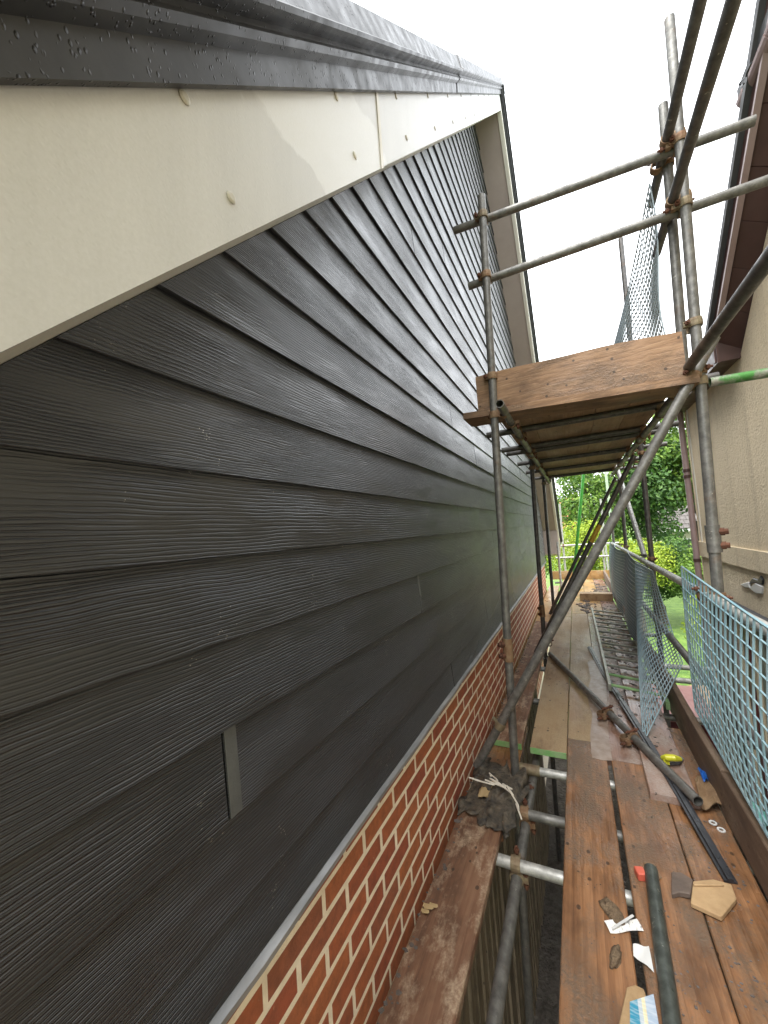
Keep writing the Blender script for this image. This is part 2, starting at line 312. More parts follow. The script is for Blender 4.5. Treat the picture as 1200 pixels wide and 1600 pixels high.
# ------------------------------------------------------------------ mesh helpers
class MB:
    def __init__(s): s.v = []; s.f = []
    def add(s, vs, fs):
        o = len(s.v); s.v += [tuple(p) for p in vs]; s.f += [tuple(i+o for i in f) for f in fs]; return s
    def box(s, lo, hi):
        x0, y0, z0 = lo; x1, y1, z1 = hi
        return s.add([(x0, y0, z0), (x1, y0, z0), (x1, y1, z0), (x0, y1, z0), (x0, y0, z1), (x1, y0, z1), (x1, y1, z1), (x0, y1, z1)],
                     [(3, 2, 1, 0), (4, 5, 6, 7), (0, 1, 5, 4), (1, 2, 6, 5), (2, 3, 7, 6), (3, 0, 4, 7)])
    def hexa(s, p):   # eight corners: bottom four then top four
        return s.add(p, [(3, 2, 1, 0), (4, 5, 6, 7), (0, 1, 5, 4), (1, 2, 6, 5), (2, 3, 7, 6), (3, 0, 4, 7)])
    def loft(s, rings, caps=True, closed=True):
        n = len(rings[0]); vs = [p for r in rings for p in r]; fs = []
        for k in range(len(rings)-1):
            for i in range(n if closed else n-1):
                j = (i+1) % n; fs.append((k*n+i, k*n+j, (k+1)*n+j, (k+1)*n+i))
        if caps: fs += [tuple(range(n))[::-1], tuple(range((len(rings)-1)*n, len(rings)*n))]
        return s.add(vs, fs)
    def tube(s, p0, p1, r, n=14, hollow=False, r1=None, wall=.004):
        p0, p1 = Vector(p0), Vector(p1); a = (p1-p0).normalized(); r1 = r if r1 is None else r1
        u = a.orthogonal().normalized(); w_ = a.cross(u)
        ring = lambda c, rr: [c + (u*math.cos(2*math.pi*i/n) + w_*math.sin(2*math.pi*i/n))*rr for i in range(n)]
        if hollow:
            return s.loft([ring(p0, r-wall), ring(p0, r), ring(p1, r1), ring(p1, r1-wall), ring(p0, r-wall)], caps=False)
        return s.loft([ring(p0, r), ring(p1, r1)])
    def path(s, pts, r, n=5, caps=True):
        pts = [Vector(p) for p in pts]; rings = []
        for i, p in enumerate(pts):
            a = (pts[min(i+1, len(pts)-1)] - pts[max(i-1, 0)]).normalized()
            u = a.cross(Vector((.31, .52, .79))).normalized(); w_ = a.cross(u)
            rr = r[i] if isinstance(r, (list, tuple)) else r
            rings.append([p + (u*math.cos(2*math.pi*k/n) + w_*math.sin(2*math.pi*k/n))*rr for k in range(n)])
        return s.loft(rings, caps)
    def mesh(s, name, mat, smooth=False):
        me = bpy.data.meshes.new(name); me.from_pydata(s.v, [], s.f); me.materials.append(mat)
        if smooth:
            me.polygons.foreach_set('use_smooth', [True]*len(me.polygons))
        me.update(); return me
    def build(s, name, mat, parent=None, smooth=False, bevel=0, auto=True):
        me = s.mesh(name, mat, smooth)
        if bevel or True:
            bm = bmesh.new(); bm.from_mesh(me); bmesh.ops.recalc_face_normals(bm, faces=bm.faces)
            if bevel: bmesh.ops.bevel(bm, geom=bm.edges[:], offset=bevel, segments=1, affect='EDGES', clamp_overlap=True)
            if smooth:
                for e in bm.edges:
                    if len(e.link_faces) == 2 and e.calc_face_angle(0) > .7: e.smooth = False
            bm.to_mesh(me); bm.free()
        return link(name, me, parent)
def link(name, me, parent=None):
    o = bpy.data.objects.new(name, me); COL.objects.link(o)
    if parent is not None: o.parent = parent
    return o
def tag(o, label=None, cat=None, group=None, kind=None):
    if label: o['label'] = label
    if cat: o['category'] = cat
    if group: o['group'] = group
    if kind: o['kind'] = kind
    return o
def thing(name, label, cat, group=None, loc=(0, 0, 0)):
    o = bpy.data.objects.new(name, None); COL.objects.link(o); o.location = loc; o.empty_display_size = .1
    return tag(o, label, cat, group)
GZ = -2.30                                  # ground level

# ------------------------------------------------------------------ setting
def ground_sheet():
    mb = MB(); mb.box((-150, -40, GZ-.5), (150, 260, GZ)); tag(mb.build('ground', M['grass']), kind='structure')
    mb = MB(); mb.box((-.35, -6, GZ-.1), (2.15, 8.0, GZ+.012)); tag(mb.build('gravel_path', M['ground']), kind='structure')
ground_sheet()

# ------------------------------------------------------------------ gable house
RK, R0, YA = 1.066, 1.49, 4.80              # rake slope, rake height at y=0, y of the apex
ZA = R0 + RK*YA
def rake(y): return R0 + RK*y if y <= YA else ZA - RK*(y-YA)
house = thing('gable_house', 'house with charcoal clad gable, cream bargeboard and red brick band beside the scaffold', 'house')
EXP, Z0 = .1775, .604
CLB, CLT = -1.15, 10.45
# structural core behind the cladding and bricks
mb = MB()
yb, yt = -.9, 9.60
core = [(yb, GZ), (yt, GZ), (yt, rake(yt)+.05), (YA, ZA+.05), (yb, rake(yb)+.05)]
mb.loft([[(-.13, y, z) for y, z in core], [(-6.0, y, z) for y, z in core]]); mb.build('wall_core', M['core'], house)
rows = []
z = .738; rows.append((Z0, .738)); 
k = 0
while z < ZA-.05:
    rows.append((z, z+EXP)); z += EXP; k += 1
joints = {0: [2.1, 5.7], 1: [3.08, 6.7], 2: [.57, 4.1, 7.7], 3: [1.693, 5.3], 4: [3.6, 7.2], 5: [2.496, 6.1], 6: [4.4, 8.0], 7: [4.98], 8: [3.142, 6.9], 9: [2.499, 6.2], 10: [3.9], 11: [4.7], 12: [2.785, 6.4], 13: [3.5], 14: [2.0, 5.6], 15: [4.1], 16: [2.662, 6.2], 17: [4.6], 18: [3.4], 19: [5.1], 20: [3.0], 21: [4.2], 22: [5.2], 23: [3.9], 24: [4.6]}
for i, (zb, zt) in enumerate(rows):
    top = zt + .022
    def yl(zz): return max((zz-R0)/RK, -1.0)
    def yr(zz): return min(2*YA-(zz-R0)/RK, 9.62)
    if yr(top) - yl(top) < .02: top = min(top, ZA-.02)
    js = [j for j in joints.get(i, []) if yl(zt)+.1 < j < yr(zt)-.1]
    ys = [None] + js + [None]
    for a, bnd in zip(ys[:-1], ys[1:]):
        g = .0024
        ya0, ya1 = (yl(zb), yl(top)) if a is None else (a+g, a+g)
        yb0, yb1 = (yr(zb), yr(top)) if bnd is None else (bnd-g, bnd-g)
        j = random.uniform(-.0016, .0010); dzj = random.uniform(-.0012, .0012)
        xb, xt = 0.0+j, -.0135+j
        mb = MB(); zq = zb+dzj*.6; zp = zb-dzj; mb.hexa([(xb-.0105, ya0, zq), (xb, ya0, zq), (xb, yb0, zp), (xb-.0105, yb0, zp), (xt-.0105, ya1, top), (xt, ya1, top), (xt, yb1, top), (xt-.0105, yb1, top)])
        mb.build('cladding_plank', M['clad'], house, bevel=.0012)
    # metal joint strips seen at a few of the butt joints
    for jy in js:
        wd = .032 if (i, jy) == (2, .57) else (.022 if (i, jy) == (3, 1.693) else 0)
        if wd:
            mb = MB(); e = .0012
            mb.hexa([(xb-.001, jy+.002, zb+.002), (xb+e, jy+.002, zb+.002), (xb+e, jy+wd, zb+.004), (xb-.001, jy+wd, zb+.004), (xb-.0125, jy+.002, zt-.004), (xb-.0105+e, jy+.002, zt-.004), (xb-.0105+e, jy+wd, zt-.004), (xb-.0125, jy+wd, zt-.004)])
            mb.build('joint_strip', M['jointstrip'], house)
# grey metal drip trim under the cladding
mb = MB()
prof = [(-.12, .612), (-.024, .609), (.001, .6035), (.013, .597), (.013, .585), (.009, .585), (.009, .593), (-.002, .597), (-.024, .60), (-.12, .60)]
NY = 60; rings = []
for q in range(NY+1):
    y = -.95 + 10.5*q/NY; dx = .0022*math.sin(q*2.3)+.0015*math.sin(q*5.1); dz = .0025*math.sin(q*1.7+1)
    rings.append([(x+(dx if x > 0 else 0), y, zz+(dz if x > -.02 else 0)) for x, zz in prof])
mb.loft(rings); mb.build('drip_trim', M['lead'], house, smooth=True)
# bricks: stretcher bond courses, each near brick a piece of its own
mb = MB(); mb.box((-.13, yb, GZ), (-.0351, yt, .60)); mb.build('mortar_bed', M['mortar'], house)
bl, bh, bd, jt = .2110, .0612, .100, .0140
bm_ = bmesh.new(); bmesh.ops.create_cube(bm_, size=1)
for v in bm_.verts: v.co = Vector((v.co.x*bd, v.co.y*bl, v.co.z*bh))
bmesh.ops.bevel(bm_, geom=bm_.edges[:], offset=.0022, segments=1, affect='EDGES')
brick_me = bpy.data.meshes.new('brick'); bm_.to_mesh(brick_me); bm_.free(); brick_me.materials.append(M['brick'])
nb = 0; far = MB()
for c in range(-14, 8):
    zc = .595 - (7-c)*.075 - .0375 - .012
    off = .1125 if c % 2 else 0
    y = -.9 + off + .11
    if off:
        far.box((-.12, -.9, zc-bh/2), (-.0345, -.9+off-jt, zc+bh/2))
    while y < yt-.02:
        vis = (.15 < y < 6.7 and zc > -.05)
        if y + bl/2 > yt: 
            far.box((-.12, y-bl/2, zc-bh/2), (-.0345, yt, zc+bh/2))
        elif vis and nb < 290:
            o = link('brick', brick_me, house)
            o.location = (-.0845 + random.uniform(-.0002, .0006), y + random.uniform(-.0015, .0015), zc + random.uniform(-.001, .001))
            o.rotation_euler = (random.uniform(-.006, .006), 0, random.uniform(-.002, .002)); nb += 1
        else:
            far.box((-.12, y-bl/2, zc-bh/2), (-.0345, y+bl/2, zc+bh/2))
        y += bl + jt
fb = far.build('brickwork', M['brick'], house); fb['kind'] = 'stuff'
# bargeboards (vertical cream faces) and soffits on both slopes
BX, BT = .310, .012
def slope_strip(y0, y1, prof_xn, side=1):
    """extrude a profile of (x, height above the rake) along the rake from y0 to y1"""
    ring = lambda y: [(x, y if side > 0 else 2*YA-y, R0+RK*y+n) for x, n in prof_xn]
    return MB().loft([ring(y0), ring(y1)])
for side, cuts in ((1, [-1.3, .868, YA]), (-1, [-.72, 1.9, YA])):
    for a, bnd in zip(cuts[:-1], cuts[1:]):
        nn = 0.0 if a != .868 else .003
        slope_strip(a+.0015, bnd-.0015 if bnd != YA else YA, [(BX-BT, nn), (BX, nn), (BX, .222), (BX-BT, .222)], side).build('bargeboard', M['barge'] if side > 0 else M['trim'], house)
# overlap lip where the two near boards meet
slope_strip(.862, .876, [(BX+.0005, -.002), (BX+.0025, -.002), (BX+.0025, .222), (BX+.0005, .222)], 1).build('bargeboard_joint', M['trim'], house)
slope_strip(-1.3, YA, [(-.12, .001), (BX-BT, .001), (BX-BT, .012), (-.12, .012)], 1).build('soffit', M['nsoffit'], house)
slope_strip(-.72, YA, [(-.12, .003), (BX-BT-.035, .003), (BX-BT-.035, .012), (-.12, .012)], -1).build('soffit', M['soffit'], house)
slope_strip(-.72, YA, [(BX-BT-.035, -.012), (BX-BT, -.012), (BX-BT, .01), (BX-BT-.035, .01)], -1).build('soffit_trim', M['trim'], house)
# box end at the far eaves
ye = 2*YA+.72
mb = MB(); zf = R0-RK*.72
mb.hexa([(-.02, ye-.55, zf+.02), (BX-.02, ye-.55, zf+.02), (BX-.02, ye, zf-.06), (-.02, ye, zf-.06), (-.02, ye-.55, zf+.57), (BX-.02, ye-.55, zf+.57), (BX-.02, ye, zf+.0), (-.02, ye, zf+.0)]); mb.build('eaves_box', M['soffit'], house)
# black dry verge units
vp = [(BX+.004, .208), (BX+.014, .208), (BX+.016, .258), (BX+.030, .266), (BX+.036, .276), (BX+.031, .286), (BX+.030, .297), (BX+.052, .303), (BX+.056, .311), (BX+.046, .324), (BX+.030, .405), (BX+.018, .416), (BX-.12, .42), (BX-.12, .40), (BX+.004, .395)]
for a, bnd, s_ in ((-1.35, 1.93, 1), (1.915, YA+.0, 1), (-.75, 2.0, -1), (2.0, YA, -1)):
    e = .004 if a == 1.915 else 0
    slope_strip(a, bnd, [(x+(e if x > BX else 0), n+(e if n > .3 else 0)) for x, n in vp], s_).build('verge_unit', M['verge'], house, smooth=False)
mb = MB(); ee = .006
mb.loft([[(x+ee, y, ZA+n+ee+abs(y-YA)*-RK) for x, n in vp] for y in (YA-.06, YA, YA+.06)]); mb.build('ridge_cap', M['verge'], house)
# screw heads, two rows
sm = MB(); rings = []
for a, rr in ((0, .0075), (.002, .0075), (.0035, .0045)):
    rings.append([(a, rr*math.cos(t*math.pi/5), rr*math.sin(t*math.pi/5)) for t in range(10)])
sm.loft(rings); sme = sm.mesh('screw_head', M['screw'])
for q in range(12):
    for yy, n in ((.352+.366*q, .058), (.288+.364*q, .199)):
        if yy < YA-.1:
            o = link('screw_head', sme, house); o.location = (BX, yy, R0+RK*yy+n)
# roof slabs
for side, lo in ((1, -1.35), (-1, -.75)):
    slope_strip(lo, YA, [(BX-.03, .20), (BX-.03, .395), (-6.2, .395), (-6.2, .20)], side).build('roof_slope', M['roof'], house)

# ------------------------------------------------------------------ neighbouring house on the right
HX = 2.10
nh = thing('neighbour_house', 'cream pebble rendered house with brown soffit on the right', 'house')
def poly_x(mb, pts, x0, x1): mb.loft([[(x0, y, z) for y, z in pts], [(x1, y, z) for y, z in pts]]); return mb
yc = 6.30; hz = 2.80
poly_x(MB(), [(-3, 1.10), (yc, 1.10), (yc, hz+.1), (4.37, hz+.02), (3.1, hz+.02+.91*1.27), (-3, hz+.02+.91*1.27)], HX, 7.0).build('wall', M['render'], nh)
# bell-cast band and lower wall
poly_x(MB(), [(-3, .915), (yc+.02, .915), (yc+.02, 1.10), (-3, 1.10)], HX-.022, 7.0).build('render_band', M['render'], nh)
poly_x(MB(), [(-3, GZ), (yc, GZ), (yc, .915), (-3, .915)], HX, 7.0).build('lower_wall', M['render'], nh)
# sloping soffit boards between wall and verge, then the level soffit
OX = 1.95
p_w0, p_w1 = (4.37, hz), (2.55, hz+1.62)
bo0, bo1 = atx(1130, 485, OX), atx(1187, 170, OX)          # lower edge of the sloping bargeboard
rs = (bo1.z-bo0.z)/(bo1.y-bo0.y)
def bz(y): return bo0.z + rs*(y-bo0.y)
ns = 9
for q in range(ns):
    ya, yb_ = 4.37-(4.37-2.2)*q/ns, 4.37-(4.37-2.2)*(q+1)/ns+.006
    zw = lambda y: hz+.91*(4.37-y)
    MB().hexa([(OX-.0, ya, bz(ya)+.02), (HX+.1, ya, zw(ya)), (HX+.1, yb_, zw(yb_)), (OX, yb_, bz(yb_)+.02), (OX, ya, bz(ya)+.165), (HX+.1, ya, zw(ya)+.22), (HX+.1, yb_, zw(yb_)+.22), (OX, yb_, bz(yb_)+.165)]).build('soffit_board', M['brown'], nh)
MB().box((OX, 4.375, hz), (HX+.1, yc+.3, hz+.03)).build('soffit', M['brown'], nh)
MB().box((OX-.02, 4.33, hz-.02), (OX, yc+.32, hz+.14)).build('fascia', M['brown'], nh)
MB().hexa([(OX-.03, 4.36, hz-.006), (HX+.1, 4.36, hz-.006), (HX+.1, 4.40, hz-.006), (OX-.03, 4.40, hz-.006), (OX-.03, 4.36, hz+.2), (HX+.1, 4.36, hz+.2), (HX+.1, 4.40, hz+.2), (OX-.03, 4.40, hz+.2)]).build('soffit_end', M['brown'], nh)
yl0, yl1 = 4.40, 1.9
poly_x(MB(), [(yl0, bz(yl0)), (yl0, bz(yl0)+.17), (yl1, bz(yl1)+.17), (yl1, bz(yl1))], OX-.02, OX).build('bargeboard', M['brown'], nh)
poly_x(MB(), [(yl0, bz(yl0)-.012), (yl0, bz(yl0)+.022), (yl1, bz(yl1)+.022), (yl1, bz(yl1)-.012)], OX-.034, OX+.004).build('verge_edge', M['brownl'], nh)
poly_x(MB(), [(yl0+.05, bz(yl0)+.10), (yl0+.05, bz(yl0)+.17), (yl1, bz(yl1)+.24), (yl1, bz(yl1)+.17)], OX-.055, OX+.02).build('verge_tile_edge', M['roof'], nh)
poly_x(MB(), [(yl0, bz(yl0)+.171), (yl0, bz(yl0)+.24), (yl1, bz(yl1)+.24), (yl1, bz(yl1)+.171)], OX+.021, 7.0).build('roof_slope', M['roof'], nh)
MB().box((OX, 4.41, hz+.14), (7.0, yc+.35, hz+.2)).build('low_roof', M['roof'], nh)
# upper eaves gutter running level towards the camera
gx = 1.90; gz = atx(1176, 100, gx).z; ge = atx(1152, 160, gx).y
for a, bnd in ((-3, ge-.42), (ge-.41, ge-.10), (ge-.095, ge)):
    rr = .05 if bnd != ge else .055
    ring = lambda y: [(gx+.045+rr*math.cos(t*math.pi/8), y, gz-rr*math.sin(t*math.pi/8)) for t in range(9)] + [(gx+.045-rr*.86, y, gz+.008), (gx+.045+rr*.86, y, gz+.008)]
    MB().loft([ring(a), ring(bnd)]).build('gutter', M['brownl'], nh)
MB().box((gx+.10, -3, gz-.06), (7, ge, gz-.02)).build('upper_soffit', M['brown'], nh)
MB().box((gx+.08, -3, gz-.08), (gx+.099, ge, gz+.12)).build('upper_fascia', M['brown'], nh)
MB().box((gx+.02, -3, gz+.04), (7, ge+.04, gz+.12)).build('upper_roof', M['roof'], nh)
hk = [atx(u, v, gx-.03) for u, v in ((1174, 98), (1167, 113), (1166, 119), (1158, 127), (1155, 132), (1158, 135), (1162, 131))]
MB().path(hk, .006, 6).build('gutter_bracket', M['blackp'], nh, smooth=True)
# downpipe at the far corner
pd = MB(); pd.tube((HX-.055, yc-.03, GZ), (HX-.055, yc-.03, hz), .034, 12); dp = pd.build('downpipe', M['brownl'], nh, smooth=True)
for zz in (.86, 1.95, 2.03):
    MB().tube((HX-.055, yc-.03, zz-.02), (HX-.055, yc-.03, zz+.02), .041, 12).build('pipe_collar', M['brown'], dp, smooth=True)
MB().box((HX-.012, yc-.16, 1.10), (HX, yc-.13, hz)).build('corner_bead', M['trim'], nh)

# ------------------------------------------------------------------ scaffold
TR = .02415
scaf = thing('scaffold', 'grey galvanised tube scaffold with couplers between the two houses', 'scaffold')
def tubepart(name, p0, p1, mat='galv', hollow=True):
    return MB().tube(p0, p1, TR, 18, hollow).build(name, M[mat], scaf, smooth=True)
# a right-angle coupler: two clamp bands, a body and two bolts; local z = first tube, local x = second tube at +y
def coupler_meshes():
    mb = MB()
    def band(c, ax, r0=.0255, r1=.0315, h=.042):
        n = 14; ax = Vector(ax); u = ax.orthogonal().normalized(); w_ = ax.cross(u)
        rg = lambda d, r: [Vector(c)+ax*d+(u*math.cos(2*math.pi*i/n)+w_*math.sin(2*math.pi*i/n))*r for i in range(n)]
        mb.loft([rg(-h/2, r0), rg(-h/2, r1*.97), rg(-h/4, r1*1.03), rg(h/4, r1*1.03), rg(h/2, r1*.97), rg(h/2, r0), rg(-h/2, r0)], caps=False)
    band((0, 0, 0), (0, 0, 1)); band((0, .052, 0), (1, 0, 0))
    mb.box((-.018, .02, -.018), (.018, .034, .018))
    mb.box((-.05, -.010, -.014), (-.026, .014, .014)); mb.box((-.014, .040, .026), (.014, .066, .05))
    body = mb.mesh('coupler', M['coup'], False)
    b2 = MB(); b2.tube((-.038, -.045, 0), (-.038, .036, 0), .0062, 8); b2.tube((-.038, -.034, 0), (-.038, -.020, 0), .0125, 6); b2.tube((-.038, .014, 0), (-.038, .022, 0), .011, 6)
    bolt1 = b2.mesh('bolt', M['bolt'])
    b3 = MB(); b3.tube((0, .053-.045, .038), (0, .053+.05, .038), .0062, 8); b3.tube((0, .053+.024, .038), (0, .053+.038, .038), .0125, 6)
    return body, bolt1, b3.mesh('bolt', M['bolt'])
CB, CB1, CB2 = coupler_meshes()
CBG = CB.copy(); CBG.materials.clear(); CBG.materials.append(M['coupg'])
def coupler(at, ax1, ax2, side, parent=None, me=None, flip=1):
    """clamp centred on the first tube at `at`; second tube lies `side`"""
    ax1 = Vector(ax1).normalized(); side = Vector(side).normalized(); side = (side - ax1*side.dot(ax1)).normalized()
    x = side.cross(ax1)*flip; zz = ax1*1.0
    if flip < 0: zz = -ax1; x = side.cross(zz)
    m = Matrix((x, side, zz)).transposed().to_4x4(); m.translation = at
    o = link('coupler', me or random.choice((CB, CB, CBG)), parent or scaf); o.matrix_world = m if not parent else m
    for b_ in (CB1, CB2): link('bolt', b_, o)
    return o
def sleeve(p, axis, mat='coup', lug=(1, 0, 0)):
    ax = Vector(axis).normalized(); p = Vector(p); l = Vector(lug).normalized()
    mb = MB(); mb.tube(p-ax*.068, p+ax*.068, .0305, 16); o = mb.build('sleeve_coupler', M[mat], scaf, smooth=True)
    for d in (-.034, .034):
        b = MB(); b.tube(p+ax*d, p+ax*d+l*.046, .019, 8); b.tube(p+ax*d+l*.044, p+ax*d+l*.060, .0145, 6); b.build('bolt', M['bolt'], o)
    return o
Y0 = 2.45
def lerp(a, b, t): return Vector(a)+(Vector(b)-Vector(a))*t
s1a, s1b = Vector((.158, Y0, GZ)), Vector((.324, Y0, 3.60))
tubepart('standard', s1a, s1b, 'galv')
def s1(z): return lerp(s1a, s1b, (z-GZ)/(3.60-GZ))
s2a_, s2b_ = Vector((1.185, Y0, GZ)), Vector((1.362, Y0, 4.10))
tubepart('standard', s2a_, s2b_, 'galv')
def s2(z): return lerp(s2a_, s2b_, (z-GZ)/(4.10-GZ))
tubepart('standard', (1.285, 2.62, 2.15), (1.335, 2.62, 3.80), 'galv')        # short guard post
o1a, o1b = Vector((1.30, 4.70, GZ)), Vector((1.375, 4.70, 4.42)); tubepart('standard', o1a, o1b, 'galvd')
o2a, o2b = Vector((1.29, 6.75, GZ)), Vector((1.34, 6.75, 2.45)); tubepart('standard', o2a, o2b, 'galvd')
p1a, p1b = Vector((.19, 4.80, GZ)), Vector((.285, 4.80, 2.30)); tubepart('standard', p1a, p1b, 'galvd')
p2a, p2b = Vector((.21, 6.85, GZ)), Vector((.275, 6.85, 2.32)); tubepart('standard', p2a, p2b, 'galvd')
tubepart('standard', (.25, 9.2, GZ), (.30, 9.2, 1.05), 'galvl')
tubepart('standard', (1.32, 9.2, GZ), (1.36, 9.2, 1.6), 'galvd')
for (x, zt) in ((.36, 1.95), (1.25, 1.3)): tubepart('standard', (x-.03, 11.05, GZ), (x, 11.05, zt), 'galvl')
# front rails of the upper lift (along x)
YR = Y0+.051
tubepart('guard_rail', (.118, YR, 3.488), (1.656, YR, 3.402), 'galv'); tubepart('guard_rail', (.184, YR, 3.072), (1.76, YR, 3.078), 'galv')
# guard rails along y
ta = (1.292, 3.455); tb_ = (1.285, 3.115)
tubepart('guard_rail', (ta[0], -1.2, ta[1]+.01), (ta[0], 2.92, ta[1]), 'galvd'); tubepart('guard_rail', (tb_[0], -1.2, tb_[1]+.01), (tb_[0], 2.90, tb_[1]), 'galvd')
tubepart('ledger', (1.252, -1.2, 2.195), (1.252, 2.56, 2.198), 'galvd')
tubepart('ledger', (1.255, 2.60, 2.150), (1.262, 7.0, 2.150), 'galv')
tubepart('ledger', (.352, 2.24, 2.168), (.352, 7.0, 2.150), 'galv')
# transoms under the upper platform
for y, zz, xa, xb in ((2.70, 2.208, .10, 1.45), (3.15, 2.212, .10, 1.36), (3.86, 2.208, .10, 1.50), (4.10, 2.208, .11, 1.47), (4.86, 2.204, .12, 1.60), (5.75, 2.203, .12, 1.47), (6.62, 2.20, .13, 1.62)):
    tubepart('transom', (xa, y, zz), (xb, y+random.uniform(-.02, .02), zz), 'galvd')
# diagonal braces across each frame
tubepart('brace', (.005, Y0-.055, .015), (1.37, Y0-.055, 2.325), 'galv')
tubepart('brace', (.15, 4.70, .02), (1.28, 4.66, 2.10), 'galvd')
tubepart('brace', (.19, 6.72, .02), (1.28, 6.70, 2.08), 'galvd')
b2 = MB(); b2.tube(lerp((.15, 4.70, .02), (1.28, 4.66, 2.10), .585), lerp((.15, 4.70, .02), (1.28, 4.66, 2.10), .67), .0255, 14); b2.build('yellow_tape', simple('yellow_tape', (.50, .32, .02), (.42, .26, .02), .5), scaf, smooth=True)
tubepart('brace', (1.26, 4.55, 1.08), (1.31, 6.7, 2.25), 'galvl')
gp = MB(); gp.tube((.505, 9.6, .02), (1.02, 9.2, 2.95), .030, 14); gp.build('brace', M['greenp'], scaf, smooth=True)
pg = MB(); pg.tube((1.52, 11.3, GZ), (1.49, 11.3, 3.4), .03, 12); pg.build('standard', M['palegreen'], scaf, smooth=True)
tubepart('standard', (1.40, 12.4, GZ), (1.38, 12.4, 2.05), 'galvl')
# lower guard rails along y
tubepart('guard_rail', (1.252, -1.1, 1.05), (1.250, 8.2, 1.02), 'galvl'); tubepart('guard_rail', (1.262, -1.1, .52), (1.262, 9.3, .52), 'galvd')
tubepart('guard_rail', (.15, 11.0, .86), (1.6, 11.0, .87), 'galvl'); tubepart('guard_rail', (.15, 11.0, .55), (1.6, 11.0, .56), 'galvl')
# green painted return tube towards the neighbour
tubepart('guard_rail', (1.362, 2.51, 2.135), (2.02, 2.51, 2.12), 'galvg')
# ties below the deck
for y, xa, xb, mt in ((1.0, .06, 1.30, 'galv'), (1.86, .10, 1.32, 'galvl'), (2.20, .285, 1.30, 'galv'), (2.60, .245, 1.30, 'galvl'), (3.60, .08, 1.45, 'galv'), (4.42, .08, 1.75, 'galvl'), (4.80, .08, 1.85, 'galvl'), (6.0, .08, 1.5, 'galv'), (7.6, .08, 1.5, 'galv'), (9.3, .08, 1.5, 'galv'), (10.8, .08, 1.5, 'galv')):
    tubepart('transom', (xa, y, -.063), (xb, y+.01, -.063), mt)
tubepart('ledger', (.303, -1.0, -.112), (.296, 10.9, -.112), 'galv'); tubepart('ledger', (1.255, -1.0, -.112), (1.255, 10.9, -.112), 'galvd')
ctj = MB(); ctj.tube((.225, 2.60, -.063), (.345, 2.602, -.063), .031, 14); ctj.build('sleeve_coupler', M['coupg'], scaf, smooth=True)
# couplers
ux, uy, uz = Vector((1, 0, 0)), Vector((0, 1, 0)), Vector((0, 0, 1))
coupler(s1(3.468), uz, ux, uy); coupler(s1(3.072), uz, ux, uy)
coupler(s2(3.425), uz, ux, uy); coupler(s2(3.076), uz, ux, uy)
coupler(Vector((ta[0], Y0+.01, ta[1])), uy, uz, ux); coupler(Vector((tb_[0], Y0+.01, tb_[1])), uy, uz, ux)
coupler(Vector((1.3245, 2.62, 3.455)), uz, uy, -ux)
coupler(s1(2.415), uz, ux, uy); coupler(s1(2.168), uz, uy, ux); coupler(s2(2.44), uz, ux, uy, me=CBG)
coupler(Vector((1.252, Y0-.01, 2.197)), uy, uz, ux); coupler(s2(2.135), uz, ux, uy); coupler(s2(2.19), uz, uy, -ux)
dd = Vector((1.365, 0, 2.31)).normalized()
coupler(lerp((.005, Y0-.055, .015), (1.37, Y0-.055, 2.325), .118), dd, uz, uy, me=CBG); coupler(lerp((.005, Y0-.055, .015), (1.37, Y0-.055, 2.325), .925), dd, uz, uy)
for y in (2.70, 3.15, 3.86, 4.10, 4.86, 5.75, 6.62):
    coupler(Vector((.352, y, 2.160)), uy, ux, uz); coupler(Vector((1.258, y, 2.152)), uy, ux, uz)
for a, b_ in ((p1a, p1b), (p2a, p2b)):
    for zz in (2.13, .10):
        coupler(lerp(a, b_, (zz-GZ)/(b_.z-GZ)), uz, uy, ux)
for a, b_ in ((o1a, o1b), (o2a, o2b)):
    for zz in (2.12, 2.0, 1.04):
        coupler(lerp(a, b_, (zz-GZ)/(b_.z-GZ)), uz, uy, -ux)
coupler(s2(1.05), uz, uy, -ux); coupler(Vector((.300, 1.86, -.112)), uy, ux, uz, me=CBG); coupler(Vector((.300, 2.20, -.112)), uy, ux, uz); coupler(s1(-.112), uz, uy, ux)
coupler(Vector((.355, 11.05, .86)), uz, ux, -uy)
sleeve(s2(1.335), uz, 'galv', (1, -.3, 0)); sleeve(s1(.72), uz, 'coup', (-.8, -.6, 0)); sleeve(lerp(p1a, p1b, (.47-GZ)/(2.30-GZ)), uz, 'coup', (-.6, -.8, 0))

# ------------------------------------------------------------------ loose boards
def board(name, x0, x1, y0, y1, ztop, mat, label, cat='plank', th=.038, skew=0.0, group=None, endmat=None, warp=.0015):
    mb = MB(); n = max(2, int((y1-y0)/.35)); rings = []
    ph = random.random()*6
    for q in range(n+1):
        y = y0+(y1-y0)*q/n; s_ = skew*(y-y0)/(y1-y0)
        e0 = .0025*noise.noise((y*2.1, x0*9+ph, 0)); e1 = .0025*noise.noise((y*2.3, x1*9+ph, 3))
        dz = warp*math.sin(y*1.3+ph)
        c = .004
        rings.append([(x0+s_+e0+c, y, ztop-th), (x1+s_+e1-c, y, ztop-th), (x1+s_+e1, y, ztop-th+c), (x1+s_+e1, y, ztop-c+dz), (x1+s_+e1-c, y, ztop+dz), (x0+s_+e0+c, y, ztop+dz), (x0+s_+e0, y, ztop-c+dz), (x0+s_+e0, y, ztop-th+c)])
    mb.loft(rings); o = mb.build(name, M[mat]); tag(o, label, cat, group)
    return o
G1 = 'boards of the lower scaffold deck'
board('scaffold_board', .003, .223, -1.0, 2.02, 0, 'w_inner', 'mortar splashed brown board lying along the foot of the brick wall, nearest the camera', group=G1)
